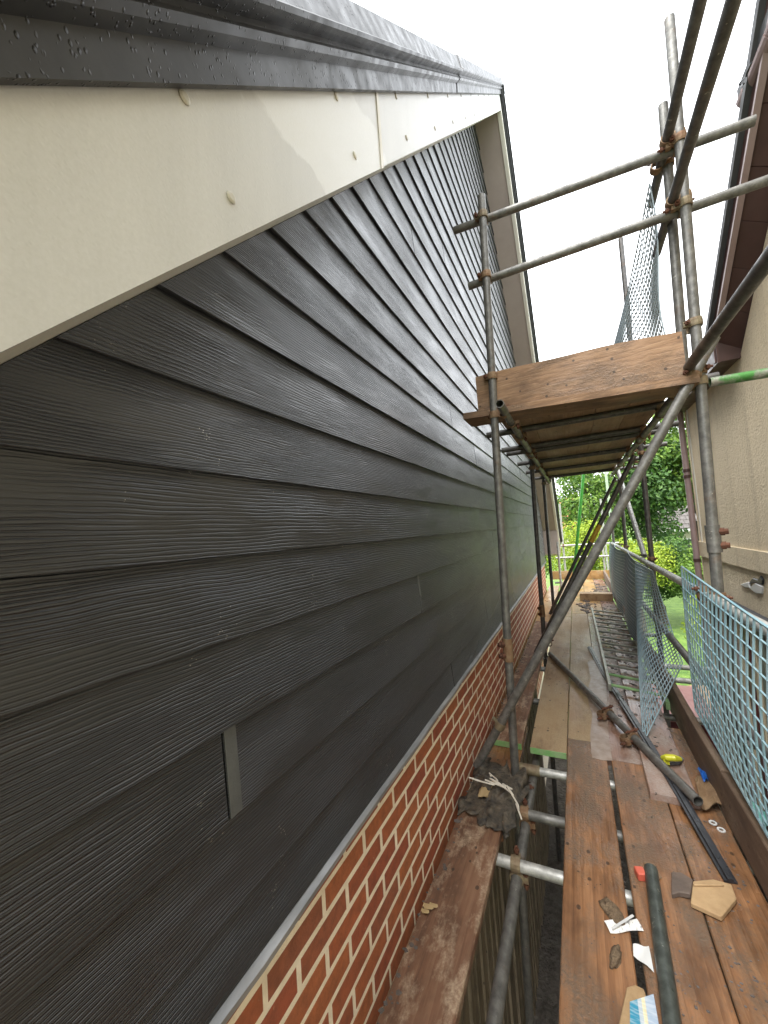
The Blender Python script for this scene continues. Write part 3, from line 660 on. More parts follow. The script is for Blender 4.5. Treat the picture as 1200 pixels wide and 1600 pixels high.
board('scaffold_board', .004, .222, 1.99, 3.1, -.041, 'w_orange', 'short brown board set lower than its neighbours at the foot of the brick wall', group=G1)
bo = board('scaffold_board', .004, .222, 2.765, 6.3, 0, 'w_inner', 'dirty brown board along the brick wall beyond the black felt, with a green painted end', group=G1)
MB().box((.006, 2.760, -.037), (.220, 2.7655, -.001)).build('painted_end', M['lgreen'], bo)
board('scaffold_board', .004, .222, 6.31, 9.9, 0, 'w_gold', 'tan board along the brick wall at the far end of the deck', group=G1)
bo = board('scaffold_board', .276, .497, 2.745, 6.65, 0, 'w_sand', 'sandy board with a green painted end beside the open gap in the deck', group=G1)
MB().box((.278, 2.740, -.037), (.495, 2.7455, -.001)).build('painted_end', M['lgreen'], bo)
board('scaffold_board', .276, .497, 6.66, 10.9, 0, 'w_sand', 'sandy board left of the middle at the far end of the deck', group=G1)
board('scaffold_board', .501, .722, -1.0, 2.93, 0, 'w_orange', 'wet orange brown board bordering the open gap, white paper on it', group=G1)
board('scaffold_board', .501, .722, 2.935, 6.9, 0, 'w_sand', 'sandy board with a pale wet strip running beside the fallen ladder', group=G1)
board('scaffold_board', .502, .722, 6.91, 10.9, 0, 'w_gold', 'golden wet board in the middle of the far end of the deck', group=G1)
board('scaffold_board', .746, .970, -1.0, 2.752, 0, 'w_orange', 'wet orange brown board in the middle of the deck, near steel tube on it', group=G1)
board('scaffold_board', .7235, .951, 2.757, 6.7, 0, 'w_far', 'damp pinkish board under the left rail of the fallen ladder', group=G1)
board('scaffold_board', .728, .950, 6.71, 10.9, 0, 'w_gold', 'golden board right of the middle at the far end of the deck', group=G1)
board('scaffold_board', .974, 1.192, -1.0, 2.315, 0, 'w_orange', 'wet brown board with dark chips, right hand side of the deck nearest the camera', group=G1)
board('scaffold_board', .976, 1.196, 2.32, 3.3, -.003, 'w_orange', 'short worn board by the toe board carrying the white washers', group=G1)
board('scaffold_board', .900, 1.108, 2.44, 6.3, .036, 'w_far', 'pale wet board lapped on top of the deck under the yellow handled trowel', group=G1, skew=.06)
board('scaffold_board', .955, 1.176, 6.31, 10.9, 0, 'w_far', 'damp board along the toe board at the far end of the deck', group=G1)
G2 = 'toe boards'
def toe(x0, x1, y0, y1, z0, z1, label, mat='w_toe'):
    mb = MB(); n = 10; rings = []
    for q in range(n+1):
        y = y0+(y1-y0)*q/n; e = .003*math.sin(q*1.3+x0*50)
        rings.append([(x0+e, y, z0), (x1+e, y, z0), (x1+e, y, z1-.004+e), (x1+e-.004, y, z1+e), (x0+e+.004, y, z1+e), (x0+e, y, z1-.004+e)])
    mb.loft(rings); tag(mb.build('toe_board', M[mat]), label, 'toe board', G2)
toe(1.196, 1.234, -1.0, 2.40, .001, .222, 'grey brown toe board standing on edge, nearest the camera')
toe(1.196, 1.234, 2.405, 6.2, .001, .228, 'brown toe board on edge beyond the joint, under the drooping mesh')
toe(1.190, 1.228, 6.21, 10.9, .001, .222, 'toe board on edge at the far right end of the deck')
mb = MB(); mb.box((.02, 10.93, .001), (1.6, 10.968, .215)); tag(mb.build('toe_board', M['w_gold']), 'tan toe board closing the far end of the deck', 'toe board', G2)
# upper platform
mb = MB(); n = 12; rings = []
for q in range(n+1):
    x = .182+(1.240-.182)*q/n; e = .004*math.sin(q*.9); t = q/n; yy = Y0+.027-.10*t; z0_ = 2.222-.076*t; z1_ = 2.446-.058*t+.010*math.sin(math.pi*t)
    rings.append([(x, yy+e, z0_), (x, yy+.038+e, z0_), (x, yy+.038+e, z1_+e*1.2), (x, yy+e, z1_+e*1.2)])
mb.loft(rings); tag(mb.build('toe_board', M['w_up']), 'worn orange brown board on edge across the front of the upper platform', 'toe board', G2)
G3 = 'boards of the upper platform'
mb = MB(); rings = []
for q in range(n+1):
    x = .088+(1.285-.088)*q/n; e = .003*math.sin(q*1.1)
    t = q/n; yy = Y0-.09*t+e; z0_ = 2.180-.072*t
    rings.append([(x, yy, z0_), (x, yy+.222, z0_), (x, yy+.222, z0_+.0395), (x, yy, z0_+.0395)])
mb.loft(rings); tag(mb.build('scaffold_board', M['w_up']), 'brown board laid crosswise under the front toe board of the upper platform', 'plank', G3)
ub = ['leftmost board of the upper platform, over the left ledger', 'second board from the cladding in the upper platform floor', 'middle board of the upper platform floor', 'second board from the right in the upper platform floor', 'rightmost board of the upper platform floor']
for q in range(5):
    x0 = .255 + q*.206
    board('scaffold_board', x0, x0+.2062, Y0+.23, 6.95, 2.272, 'w_under', ub[q], group=G3)
mb = MB(); mb.box((1.225, 2.68, 2.275), (1.263, 6.9, 2.49)); tag(mb.build('toe_board', M['w_under']), 'toe board along the right side of the upper platform behind the mesh', 'toe board', G2)

# ------------------------------------------------------------------ brick guards (plastic mesh panels)
def mesh_panel(P, nu, nv, label, mat, r=.0030, seg=1, rim=.0045):
    t = thing('mesh_guard', label, 'mesh panel', 'plastic mesh guards hung on the scaffold')
    for nm, cnt, fn in (('upright_strands', nu, lambda a, b_: P(a, b_)), ('cross_strands', nv, lambda a, b_: P(b_, a))):
        mb = MB()
        m_ = (nv if nm[0] == 'u' else nu)*seg
        for i in range(1, cnt):
            mb.path([fn(i/cnt, k/m_) for k in range(m_+1)], r, 4, False)
        mb.build(nm, M[mat], t, smooth=True)
    mb = MB(); k = 24
    edge = [P(i/k, 0) for i in range(k)] + [P(1, i/k) for i in range(k)] + [P(1-i/k, 1) for i in range(k)] + [P(0, 1-i/k) for i in range(k+1)]
    mb.path(edge, rim, 5, False); mb.build('rim', M[mat], t, smooth=True)
    return t
def bil(a, b_, c, d): # a top-left, b top-right, c bottom-right, d bottom-left
    a, b_, c, d = map(Vector, (a, b_, c, d))
    return lambda u, v: (a*(1-u)+b_*u)*(1-v) + (d*(1-u)+c*u)*v
def near_guard(u, v):
    p = bil((1.198, 2.73, 1.17), (1.198, .60, 1.06), (1.210, .62, .226), (1.212, 2.89, .31))(u, v)
    p.x += -.022*math.sin(math.pi*v)*math.sin(math.pi*u*1.1+.3) + .006*math.sin(5*u+2*v); p.z += -.03*math.sin(math.pi*u)*(1-v)
    return p
mesh_panel(near_guard, 38, 14, 'light blue plastic mesh guard panel nearest the camera above the toe board', 'meshl', r=.0039, rim=.006)
def far_guard(u, v):
    p = bil((1.225, 8.3, 1.03), (1.225, 4.25, 1.02), (1.17, 4.9, .05), (1.185, 8.3, .05))(u, v)
    p.x += -.05*math.sin(math.pi*v)*(.6+.4*math.sin(9*u)) + .02*math.sin(14*u)*(1-.3*v); p.z += .02*math.sin(12*u)*(1-v)
    return p
mesh_panel(far_guard, 84, 22, 'long blue grey mesh guard hanging from the bright rail beside the fallen ladder', 'mesh', r=.0042)
def droop(u, v):
    L = [Vector((1.20, 4.75, 1.00)), Vector((1.09, 4.25, .42)), Vector((.945, 2.98, .03))]
    Rr = [Vector((1.235, 4.00, 1.00)), Vector((1.275, 3.80, .62)), Vector((1.30, 3.58, .36))]
    bz = lambda c, t: c[0]*(1-t)**2 + c[1]*2*t*(1-t) + c[2]*t*t
    p = bz(L, v)*(1-u)+bz(Rr, v)*u
    p.x += -.06*math.sin(math.pi*v)*math.sin(math.pi*u); return p
mesh_panel(droop, 20, 34, 'crumpled blue grey mesh guard fallen inward, its corner touching the deck', 'mesh', r=.0036)
def up_guard(u, v):
    p = bil((1.245, 2.68, 3.42), (1.245, 4.95, 3.42), (1.255, 4.95, 2.42), (1.255, 2.72, 2.42))(u, v)
    p.x += .03*math.sin(math.pi*v)*math.sin(7*u)+.015*math.sin(math.pi*v*2+u*3); p.y += .04*math.sin(3*v); return p
mesh_panel(up_guard, 40, 18, 'grey mesh guard standing on the right side of the upper platform against the sky', 'meshd', r=.0036)

# ------------------------------------------------------------------ ladder lying on the deck
lad = thing('ladder', 'metal ladder with green painted end rungs lying on the deck', 'ladder')
la, lb = Vector((.815, 3.72, .075)), Vector((.795, 6.95, .06)); ra, rb = Vector((1.165, 3.60, .075)), Vector((1.20, 6.75, .06))
for a, b_ in ((la, lb), (ra, rb)):
    d = (b_-a).normalized(); mb = MB(); sx = Vector((.0125, 0, 0)); sz = Vector((0, 0, .03))
    mb.hexa([a-sx-sz, a+sx-sz, b_+sx-sz, b_-sx-sz, a-sx+sz, a+sx+sz, b_+sx+sz, b_-sx+sz]); mb.build('rail', M['gladder'], lad, bevel=.003)
mb = MB(); mb.box((1.155, 3.48, .045), (1.180, 3.62, .10)); mb.build('painted_rail_end', M['lgreen'], lad)
for q in range(13):
    t = .02+q*.08; MB().tube(lerp(la, lb, t), lerp(ra, rb, t), .012, 8).build('rung', M['lgreen'] if q < 2 else M['gladder'], lad, smooth=True)

# ------------------------------------------------------------------ loose things on the deck
lt = thing('loose_tube', 'loose grey scaffold tube lying diagonally across the deck with two rusty couplers', 'tube')
l0, l1 = Vector((.30, 4.66, .026)), Vector((1.092, 2.395, .064))
MB().tube(l0, l1, TR, 18, True).build('tube', M['galv'], lt, smooth=True)
ld = (l1-l0).normalized()
for t in (.60, .745):
    o = coupler(lerp(l0, l1, t), ld, ux, Vector((-.8, -.5, -.25)), lt, CB)
    link('lug', CB1, o).location = (.076, 0, 0)
st = thing('short_tube', 'dark grey tube lying lengthwise on the middle board by the broken tiles', 'tube')
MB().tube((.828, 1.93, .0255), (.772, .95, .0255), TR, 18, True).build('tube', galv_mat('dull_dark_tube', (.075, .085, .075), rust=.12, rough=.38), st, smooth=True)
# black trim strip
mb = MB(); path = [Vector((.70, 5.06, .012)), Vector((.80, 4.2, .012)), Vector((.94, 3.12, .046)), Vector((1.02, 2.55, .046)), Vector((1.10, 2.0, .006))]
def strip_at(i):
    p = path[i]; d = (path[min(i+1, 4)]-path[max(i-1, 0)]).normalized(); s_ = d.cross(uz).normalized()
    wd = .022
    return [p-s_*wd-uz*.004, p+s_*wd-uz*.004, p+s_*wd+uz*.004, p+s_*.012+uz*.004, p+s_*.009+uz*.012, p-s_*.009+uz*.012, p-s_*.012+uz*.004, p-s_*wd+uz*.004]
mb.loft([strip_at(i) for i in range(5)]); tag(mb.build('plastic_trim', M['blackp']), 'long black plastic trim strip lying across the deck under the loose tube', 'trim strip')
# offcut block near the far end
mb = MB(); mb.box((.635, 7.98, .001), (1.165, 8.20, .135)); tag(mb.build('timber_offcut', M['w_sand'], bevel=.004), 'pale block of timber laid across the far part of the deck', 'timber')
# tiles
def chip(name, pts, z0, th, mat, label, cat, tilt=(0, 0)):
    c = sum((Vector((*p, 0)) for p in pts), Vector())/len(pts)
    mb = MB(); f = lambda p, z: (p[0], p[1], z0+z+(p[0]-c.x)*tilt[0]+(p[1]-c.y)*tilt[1])
    mb.loft([[f(p, 0) for p in pts], [f(p, th) for p in pts]])
    return tag(mb.build(name, M[mat], bevel=.0025), label, cat)
P = lambda *px: [tuple(atz(u, v, .02)[:2]) for u, v in px]
tb1 = chip('roof_tile_fragment', P((1083, 1377), (1114, 1374), (1143, 1382), (1151, 1404), (1127, 1433), (1079, 1411)), .004, .018, 'tile', 'pale buff broken tile piece with a pointed end on the right hand boards', 'tile')
mb = MB(); e0, e1 = atz(1084, 1383, .026), atz(1130, 1383, .026); mb.path([e0, e1], .004, 6); mb.build('raised_rib', M['tile'], tb1)
chip('roof_tile_fragment', P((1049, 1362), (1064, 1364), (1083, 1377), (1079, 1399), (1062, 1394), (1049, 1396)), .003, .02, 'tiled', 'dark brown broken tile piece just left of the buff one', 'tile', tilt=(.12, 0))
chip('cardboard_scrap', P((1005, 1340), (1022, 1344), (1034, 1366), (1020, 1372), (1008, 1360)), .003, .004, 'card', 'small tan cardboard scrap at the top end of the short dark tube', 'scrap')
tag(MB().box((-.017, -.02, 0), (.017, .02, .03)).build('red_block', M['red'], bevel=.003), 'small red plastic packer block beside the short dark tube', 'block').location = (.788, 1.905, .001)
bpy.data.objects['red_block'].rotation_euler = (0, 0, .3)
def sheet(name, px, z, mat, label, cat, curl=.006, th=.0008, nx=6, ny=5):
    a, b_, c, d = [atz(u, v, z) for u, v in px]; f = bil(a, b_, c, d); vs = []; fs = []
    for j in range(ny+1):
        for i in range(nx+1):
            p = f(i/nx, j/ny); p.z = z + curl*(.5+.5*math.sin(i*1.1+j*.7)); vs.append(p)
    m_ = nx+1
    for j in range(ny):
        for i in range(nx): fs.append((j*m_+i, j*m_+i+1, (j+1)*m_+i+1, (j+1)*m_+i))
    o = len(vs); vs += [p-Vector((0, 0, th)) for p in vs]; fs += [tuple(o+k for k in f_[::-1]) for f_ in fs]
    return tag(MB().add(vs, fs).build(name, M[mat], smooth=True), label, cat)
p1_ = sheet('paper_scrap', [(944, 1440), (995, 1437), (1006, 1455), (954, 1459)], .004, 'paper', 'white printed paper label lying over the gap between two orange boards', 'paper')
mb = MB(); mb.add([atz(955, 1449, .012), atz(988, 1428, .02), atz(991, 1432, .02), atz(957, 1453, .012)], [(0, 1, 2, 3)]); mb.build('folded_edge', M['white'], p1_)
sheet('paper_scrap', [(989, 1476), (1014, 1480), (1022, 1520), (990, 1494)], .004, 'white', 'blank white torn paper wedged against the short dark tube', 'paper')
bs = chip('paint_pad', P((966, 1600), (979, 1541), (992, 1537), (1006, 1544), (1028, 1612), (1020, 1700), (960, 1700)), .003, .016, 'tile', 'buff card pack with a blue and white label at the bottom edge of the picture', 'packaging')
la_ = MB(); q = [atz(984, 1565, .021), atz(1021, 1553, .021), atz(1040, 1660, .021), atz(985, 1660, .021)]
cc = (q[0]+q[1]+q[2]+q[3])/4; lab = MB().add([p-cc for p in q]+[p-cc-Vector((0, 0, .0015)) for p in q], [(0, 1, 2, 3), (7, 6, 5, 4), (0, 4, 5, 1), (1, 5, 6, 2), (2, 6, 7, 3), (3, 7, 4, 0)]).build('label_strip', M['stripe'], bs); lab.location = cc
# mud clumps
def clump(c, sx, sy, sz, label, mat='clump', name='mud_clump', cat='mud', rz=0, seed=0):
    bm = bmesh.new(); bmesh.ops.create_icosphere(bm, subdivisions=3, radius=1)
    for v in bm.verts:
        n_ = noise.noise(v.co*1.7+Vector((seed*3.1, 0, 0))) ; n2 = noise.noise(v.co*4.5+Vector((seed, 2, 0)))
        v.co *= 1+.35*n_+.18*n2; v.co = Vector((v.co.x*sx, v.co.y*sy, max(v.co.z, -.15)*sz))
    me = bpy.data.meshes.new(name); bm.to_mesh(me); bm.free(); me.materials.append(M[mat])
    me.polygons.foreach_set('use_smooth', [True]*len(me.polygons))
    o = link(name, me); o.location = c; o.rotation_euler = (0, 0, rz); return tag(o, label, cat)
clump((.672, 1.70, .001), .033, .055, .014, 'crumbled mud patch above the printed paper on the orange board', rz=.5, seed=1)
clump((.668, 1.535, .002), .017, .046, .016, 'narrow dried mud lump below the printed paper on the orange board', rz=-.25, seed=2)
# dry leaf on the inner board
lf = MB()
for dx, dy, rr in ((0, 0, .022), (.018, .012, .018), (-.004, -.022, .017)):
    lf.add([(dx+rr*math.cos(t*.7), dy+rr*.6*math.sin(t*.7), .006+.003*math.sin(t*1.9)) for t in range(9)], [tuple(range(9))])
lo = tag(lf.build('dry_leaf', M['leaf']), 'curled tan leaf on the mortar splashed inner board', 'leaf'); lo.location = (.03, 1.455, .004)
# black felt heap with cord at the foot of the near standard
bm = bmesh.new(); bmesh.ops.create_grid(bm, x_segments=34, y_segments=34, size=1)
cor = [Vector((.005, 2.02, 0)), Vector((.235, 1.93, 0)), Vector((.315, 2.40, 0)), Vector((.015, 2.52, 0))]
for v in bm.verts:
    u, t = (v.co.x+1)/2, (v.co.y+1)/2
    p = (cor[0]*(1-u)+cor[1]*u)*(1-t)+(cor[3]*(1-u)+cor[2]*u)*t
    r = noise.noise((u*3, t*3, 1)); e = .02*noise.noise((u*7, t*7, 4)); edge = min(u, 1-u, t, 1-t)
    ef = max(0, 1-edge*5); p.x += .02*noise.noise((u*4, t*4, 9))+ef*.05*noise.noise((u*6, t*7, 2)); p.y += .03*noise.noise((u*5, t*4, 5))+ef*.14*noise.noise((u*6.5, t*5, 7))
    p.z = .012 + max(0, .05*r+e*1.5)+.006*noise.noise((u*19, t*19, 3)) + .02*math.sin(math.pi*t)*math.sin(math.pi*u) - (.03 if u > .94 else 0)
    v.co = p
bmesh.ops.solidify(bm, geom=bm.faces[:], thickness=.004)
me = bpy.data.meshes.new('roofing_felt'); bm.to_mesh(me); bm.free(); me.materials.append(M['bitumen'])
me.polygons.foreach_set('use_smooth', [True]*len(me.polygons))
felt = tag(link('roofing_felt', me), 'crumpled black roofing felt at the foot of the near left standard', 'roofing felt')
clump((.115, 2.17, .035), .035, .075, .016, 'yellow sand smear on top of the crumpled black felt', 'leaf', 'sand_smear', 'sand', rz=-.3, seed=5)
cp = [atz(738, 1216, .06), atz(752, 1221, .065), atz(770, 1226, .07), atz(785, 1229, .075), atz(800, 1240, .075), atz(809, 1257, .07), atz(815, 1280, .045)]
cp2 = [atz(766, 1212, .06), atz(776, 1218, .07), atz(785, 1229, .08), atz(800, 1233, .075)]
def smoothpts(p, k=5):
    o = []
    for i in range(len(p)-1):
        p0, p1, p2, p3 = p[max(i-1, 0)], p[i], p[i+1], p[min(i+2, len(p)-1)]
        for j in range(k):
            t = j/k; o.append(.5*((2*p1)+(p2-p0)*t+(2*p0-5*p1+4*p2-p3)*t*t+(3*p1-3*p2+p0-p3)*t**3))
    return o+[p[-1]]
mb = MB(); mb.path(smoothpts(cp), .0042, 6); mb.path(smoothpts(cp2), .0042, 6); tag(mb.build('cord', M['cord'], smooth=True), 'frayed white cord lying on the crumpled black felt', 'cord')
# yellow handled trowel/float
tw = thing('plastering_float', 'grey float with a bright yellow handle on the pale lapped board', 'tool')
q = P((1036, 1186), (1066, 1190), (1070, 1194), (1062, 1201), (1042, 1202)); mb = MB(); mb.loft([[(x, y, .041) for x, y in q], [(x, y, .052) for x, y in q]]); mb.build('blade', M['grey'], tw, bevel=.002)
mb = MB(); mb.path([atz(1035, 1184, .07), atz(1042, 1184, .085), atz(1052, 1184, .09), atz(1063, 1186, .075)], [.012, .019, .019, .012], 10); mb.build('handle', M['yellow'], tw, smooth=True)
mb = MB(); a = atz(1041, 1190, .06); mb.box((a.x-.014, a.y-.012, .05), (a.x+.014, a.y+.012, .075)); mb.build('handle_stem', M['yellow'], tw)
# blue film, cardboard, washers
sheet('plastic_film', [(1090, 1204), (1101, 1204), (1107, 1222), (1099, 1222)], .03, 'blue', 'small blue plastic wrapper tucked against the toe board', 'wrapper', curl=.02)
sheet('cardboard_sheet', [(1086, 1222), (1110, 1215), (1132, 1262), (1097, 1266)], .02, 'card', 'crumpled brown cardboard against the toe board below the blue wrapper', 'cardboard', curl=.03, th=.004)
for i, (px, lab_) in enumerate(((( 1114, 1286), 'upper of the two white plastic washers by the toe board'), ((1127, 1297), 'lower of the two white plastic washers by the toe board'))):
    c = atz(*px, .002); mb = MB(); rg = lambda r, z: [(c.x+r*math.cos(k*math.pi/8), c.y+r*math.sin(k*math.pi/8), z) for k in range(16)]
    mb.loft([rg(.009, .001), rg(.016, .001), rg(.016, .005), rg(.009, .005), rg(.009, .001)], caps=False); tag(mb.build('washer', M['white']), lab_, 'washer', 'white washers')
clump(tuple(atz(965, 1001, .02)), .045, .03, .03, 'orange broken clay piece lying among debris between the ladder rungs', 'orange', 'clay_piece', 'rubble', seed=7)
sp_ = [(918, 1034), (935, 1028), (947, 1040), (950, 1075), (948, 1100), (951, 1150), (957, 1188), (940, 1187), (925, 1183), (922, 1150), (925, 1115), (917, 1085), (923, 1060)]
q0 = [atz(u, v, .003) for u, v in sp_]; q = []
for i, p in enumerate(q0):
    for t in (0, .25, .5, .75): q.append(p.lerp(q0[(i+1) % len(q0)], t))
mb = MB(); mb.loft([[Vector((p.x+.006*noise.noise(p*30), p.y+.02*noise.noise(p*17), z_)) for p in q] for z_ in (.0012, .0035)])
tag(mb.build('cement_spill', simple('wet_cement_film', (.33, .26, .21), (.21, .145, .105), .4, sc=18, bump=.2, bscale=50, objvar=0)), 'pale wet cement smear on the boards left of the fallen ladder', 'spill')
# slate and mortar crumbs: uncountable
cr = MB(); rnd = random.Random(3)
def crumb(x, y, z, s_):
    a = rnd.random()*6; h = s_*rnd.uniform(.15, .5); k = rnd.choice((4, 5)); el = rnd.uniform(.5, 1)
    r1 = [(x+s_*rnd.uniform(.7, 1.1)*math.cos(a+t*2*math.pi/k), y+s_*el*math.sin(a+t*2*math.pi/k), z) for t in range(k)]
    cr.loft([r1, [(x+(p[0]-x)*.75, y+(p[1]-y)*.75, z+h) for p in r1]])
for q in range(520): crumb(rnd.uniform(.84, 1.17), rnd.triangular(2.6, 9.6, 4.4), .037 if True else 0, rnd.uniform(.004, .022))
for q in range(160): crumb(rnd.uniform(.98, 1.16), rnd.uniform(1.2, 2.4), .0, rnd.uniform(.002, .007))
for q in range(120): crumb(rnd.uniform(.5, .97), rnd.uniform(1.0, 2.7), .0, rnd.uniform(.0015, .005))
for q in range(90): crumb(rnd.gauss(.72, .05), rnd.gauss(7.45, .25), .0, rnd.uniform(.01, .05))
for q in range(220): crumb(rnd.uniform(.0, .045), rnd.uniform(1.0, 5.5), .0, rnd.uniform(.003, .014))
for q in range(60): crumb(rnd.uniform(.9, 1.15), rnd.uniform(8.4, 10.3), .0, rnd.uniform(.01, .05))
for q in range(260): crumb(rnd.uniform(.5, 1.18), rnd.uniform(1.1, 2.75), .0, rnd.uniform(.001, .0035))
for q in range(70): crumb(rnd.gauss(.86, .03), rnd.uniform(1.2, 1.9), .0, rnd.uniform(.002, .007))
tag(cr.build('deck_debris', M['slate']), 'dark slate crumbs and grit scattered over the deck boards', 'debris', kind='stuff')

# ------------------------------------------------------------------ below and beside the deck
fen = thing('timber_fence', 'weathered close boarded fence standing below the open gap in the deck', 'fence')
y = .2; rf = random.Random(5)
while y < 5.2:
    wd = rf.uniform(.085, .11); x = .045+rf.uniform(0, .012); zt = -.30+rf.uniform(-.05, .04)
    MB().hexa([(x, y, GZ+.01), (x+.018, y, GZ+.01), (x+.010, y+wd, GZ+.01), (x, y+wd, GZ+.01), (x, y, zt), (x+.018, y, zt), (x+.010, y+wd, zt), (x, y+wd, zt)]).build('fence_board', M['w_fence'], fen)
    y += wd+rf.uniform(.001, .012)
for zz in (-.7, -1.9): MB().box((-.01, .2, zz-.04), (.042, 5.2, zz+.04)).build('fence_rail', M['w_fence'], fen)
scr = thing('slatted_screen', 'cream, grey and dark slatted timber screen beyond the near mesh guard', 'fence')
cols = ['lilac', 'pale', 'pale', 'dark', 'sage', 'pale', 'dark', 'sage', 'dark', 'lilac', 'pale', 'dark', 'maroon', 'pale', 'pale', 'sage']
y = 5.95; i = 0
while y > 1.2:
    wd = .085; xx = 1.97+.012*(i % 3)
    MB().box((xx, y-wd, GZ+.01), (xx+.02, y, .44+.02*math.sin(i*2.1))).build('slat', M[cols[i % 16]], scr); y -= wd+.022; i += 1
for zz in (-1.7, .1): MB().box((2.005, 1.2, zz-.04), (2.05, 5.95, zz+.04)).build('screen_rail', M['dark'], scr)
MB().box((1.93, 1.2, .48), (2.078, 6.0, .53)).build('capping', M['dark'], scr)
# wheelie bin and tubs seen through the mesh
bn = thing('garden_bin', 'dark teal bin with a pale green lid seen through the near mesh', 'bin')
c = Vector((1.62, 4.25, 0)); rings = []
for z_, r in ((GZ+.02, .17), (GZ+1.25, .22)): rings.append([(c.x+r*math.cos(k*math.pi/8), c.y+r*math.sin(k*math.pi/8), z_) for k in range(16)])
MB().loft(rings).build('body', M['teal'], bn, smooth=True)
rings = [[(c.x+r*math.cos(k*math.pi/8), c.y+r*math.sin(k*math.pi/8), z_) for k in range(16)] for z_, r in ((GZ+1.25, .235), (GZ+1.29, .235), (GZ+1.33, .16))]
MB().loft(rings).build('lid', M['tealp'], bn, smooth=True)
shd = thing('storage_box', 'dark red storage box on the ground beyond the drooping mesh', 'box')
MB().box((1.45, 6.1, GZ+.01), (2.0, 7.0, GZ+1.15)).build('body', M['maroon'], shd, bevel=.01)
MB().hexa([(1.42, 6.05, GZ+1.15), (2.03, 6.05, GZ+1.15), (2.03, 7.05, GZ+1.22), (1.42, 7.05, GZ+1.22), (1.42, 6.05, GZ+1.19), (2.03, 6.05, GZ+1.19), (2.03, 7.05, GZ+1.26), (1.42, 7.05, GZ+1.26)]).build('lid', simple('pinkish_lid', (.20, .075, .065), (.26, .12, .105), .5), shd)
gb = MB(); rn = random.Random(11)
def rubble(x, y, s_):
    a = rn.random()*6; k = 5; r1 = [(x+s_*rn.uniform(.6, 1.1)*math.cos(a+t*2*math.pi/k), y+s_*rn.uniform(.6, 1.1)*math.sin(a+t*2*math.pi/k), GZ+.01) for t in range(k)]
    gb.loft([r1, [(x+(p[0]-x)*.7, y+(p[1]-y)*.7, GZ+.01+s_*rn.uniform(.3, .9)) for p in r1]])
for q in range(900): rubble(rn.uniform(1.25, 1.95), rn.uniform(1.0, 6.0), rn.uniform(.01, .06))
tag(gb.build('rubble', simple('mixed_rubble', (.36, .22, .15), (.22, .20, .18), .9, sc=9)), 'broken brick and stone scattered on the ground beside the neighbour', 'rubble', kind='stuff')
gs = atz(1112, 1172, -1.5)
tag(MB().hexa([(1.42, 3.55, GZ+.02), (1.62, 3.50, GZ+.02), (1.66, 3.9, GZ+.02), (1.45, 3.95, GZ+.02), (1.42, 3.55, GZ+.06), (1.62, 3.50, GZ+.10), (1.66, 3.9, GZ+.06), (1.45, 3.95, GZ+.09)]).build('plastic_sheet', simple('pale_green_plastic', (.22, .45, .2), (.3, .5, .28), .4)), 'pale green plastic sheet on the ground beyond the toe board', 'plastic sheet')
# black cable on the right, patch fitting on the wall
mb = MB(); mb.path(smoothpts([atx(1161, 1164, 1.9), atx(1180, 1170, 1.9), atx(1215, 1180, 1.9), atx(1260, 1195, 1.9)]), .008, 6); tag(mb.build('cable', M['blackp'], smooth=True), 'thin black cable crossing in front of the slatted screen at the right edge', 'cable')
wf = thing('wall_fitting', 'small black and white torn wall fitting fixed to the cream render', 'fitting')
bp = atx(1180, 915, HX-.022)
for nm, mt, pts in (('dark_piece', 'blackp', [(1171, 912), (1178, 903), (1186, 906), (1190, 899), (1194, 906), (1193, 914), (1183, 910)]), ('white_flap', 'white', [(1158, 913), (1171, 909), (1174, 919), (1166, 918)]), ('white_body', 'white', [(1172, 919), (1182, 911), (1193, 916), (1192, 928), (1183, 927)])):
    q = [atx(u, v, HX-.005) for u, v in pts]; mb = MB(); mb.loft([[p+Vector((-.012, 0, 0)) for p in q], [Vector((HX+.002, p.y, p.z)) for p in q]]); mb.build(nm, M[mt], wf, bevel=.006)

# ------------------------------------------------------------------ garden and background
def scatter_leaves(mb_v, mb_f, tint, centres, rr, n, size, rng, flat=.8):
    for c, r in centres:
        k = int(n*(r/rr)**2)
        for _ in range(k):
            d = Vector((rng.gauss(0, 1), rng.gauss(0, 1), rng.gauss(0, 1))).normalized()*r*rng.uniform(.55, 1.05)
            d.z *= flat; p = c+d
            nrm = (d.normalized()+Vector((rng.uniform(-.8, .8), rng.uniform(-.8, .8), rng.uniform(-.2, 1.0)))).normalized()
            u = nrm.orthogonal().normalized(); a = rng.random()*6.28; v_ = nrm.cross(u); u, v_ = u*math.cos(a)+v_*math.sin(a), v_*math.cos(a)-u*math.sin(a)
            s_ = size*rng.uniform(.6, 1.3); o = len(mb_v)
            mb_v += [p-u*s_*.5, p+v_*s_*.28+nrm*s_*.08, p+u*s_*.5-nrm*s_*.06, p-v_*s_*.28+nrm*s_*.08]; mb_f.append((o, o+1, o+2, o+3))
            tint.append(min(1, max(0, .5+.38*(d.normalized().z)*.6+rng.gauss(0, .22))))
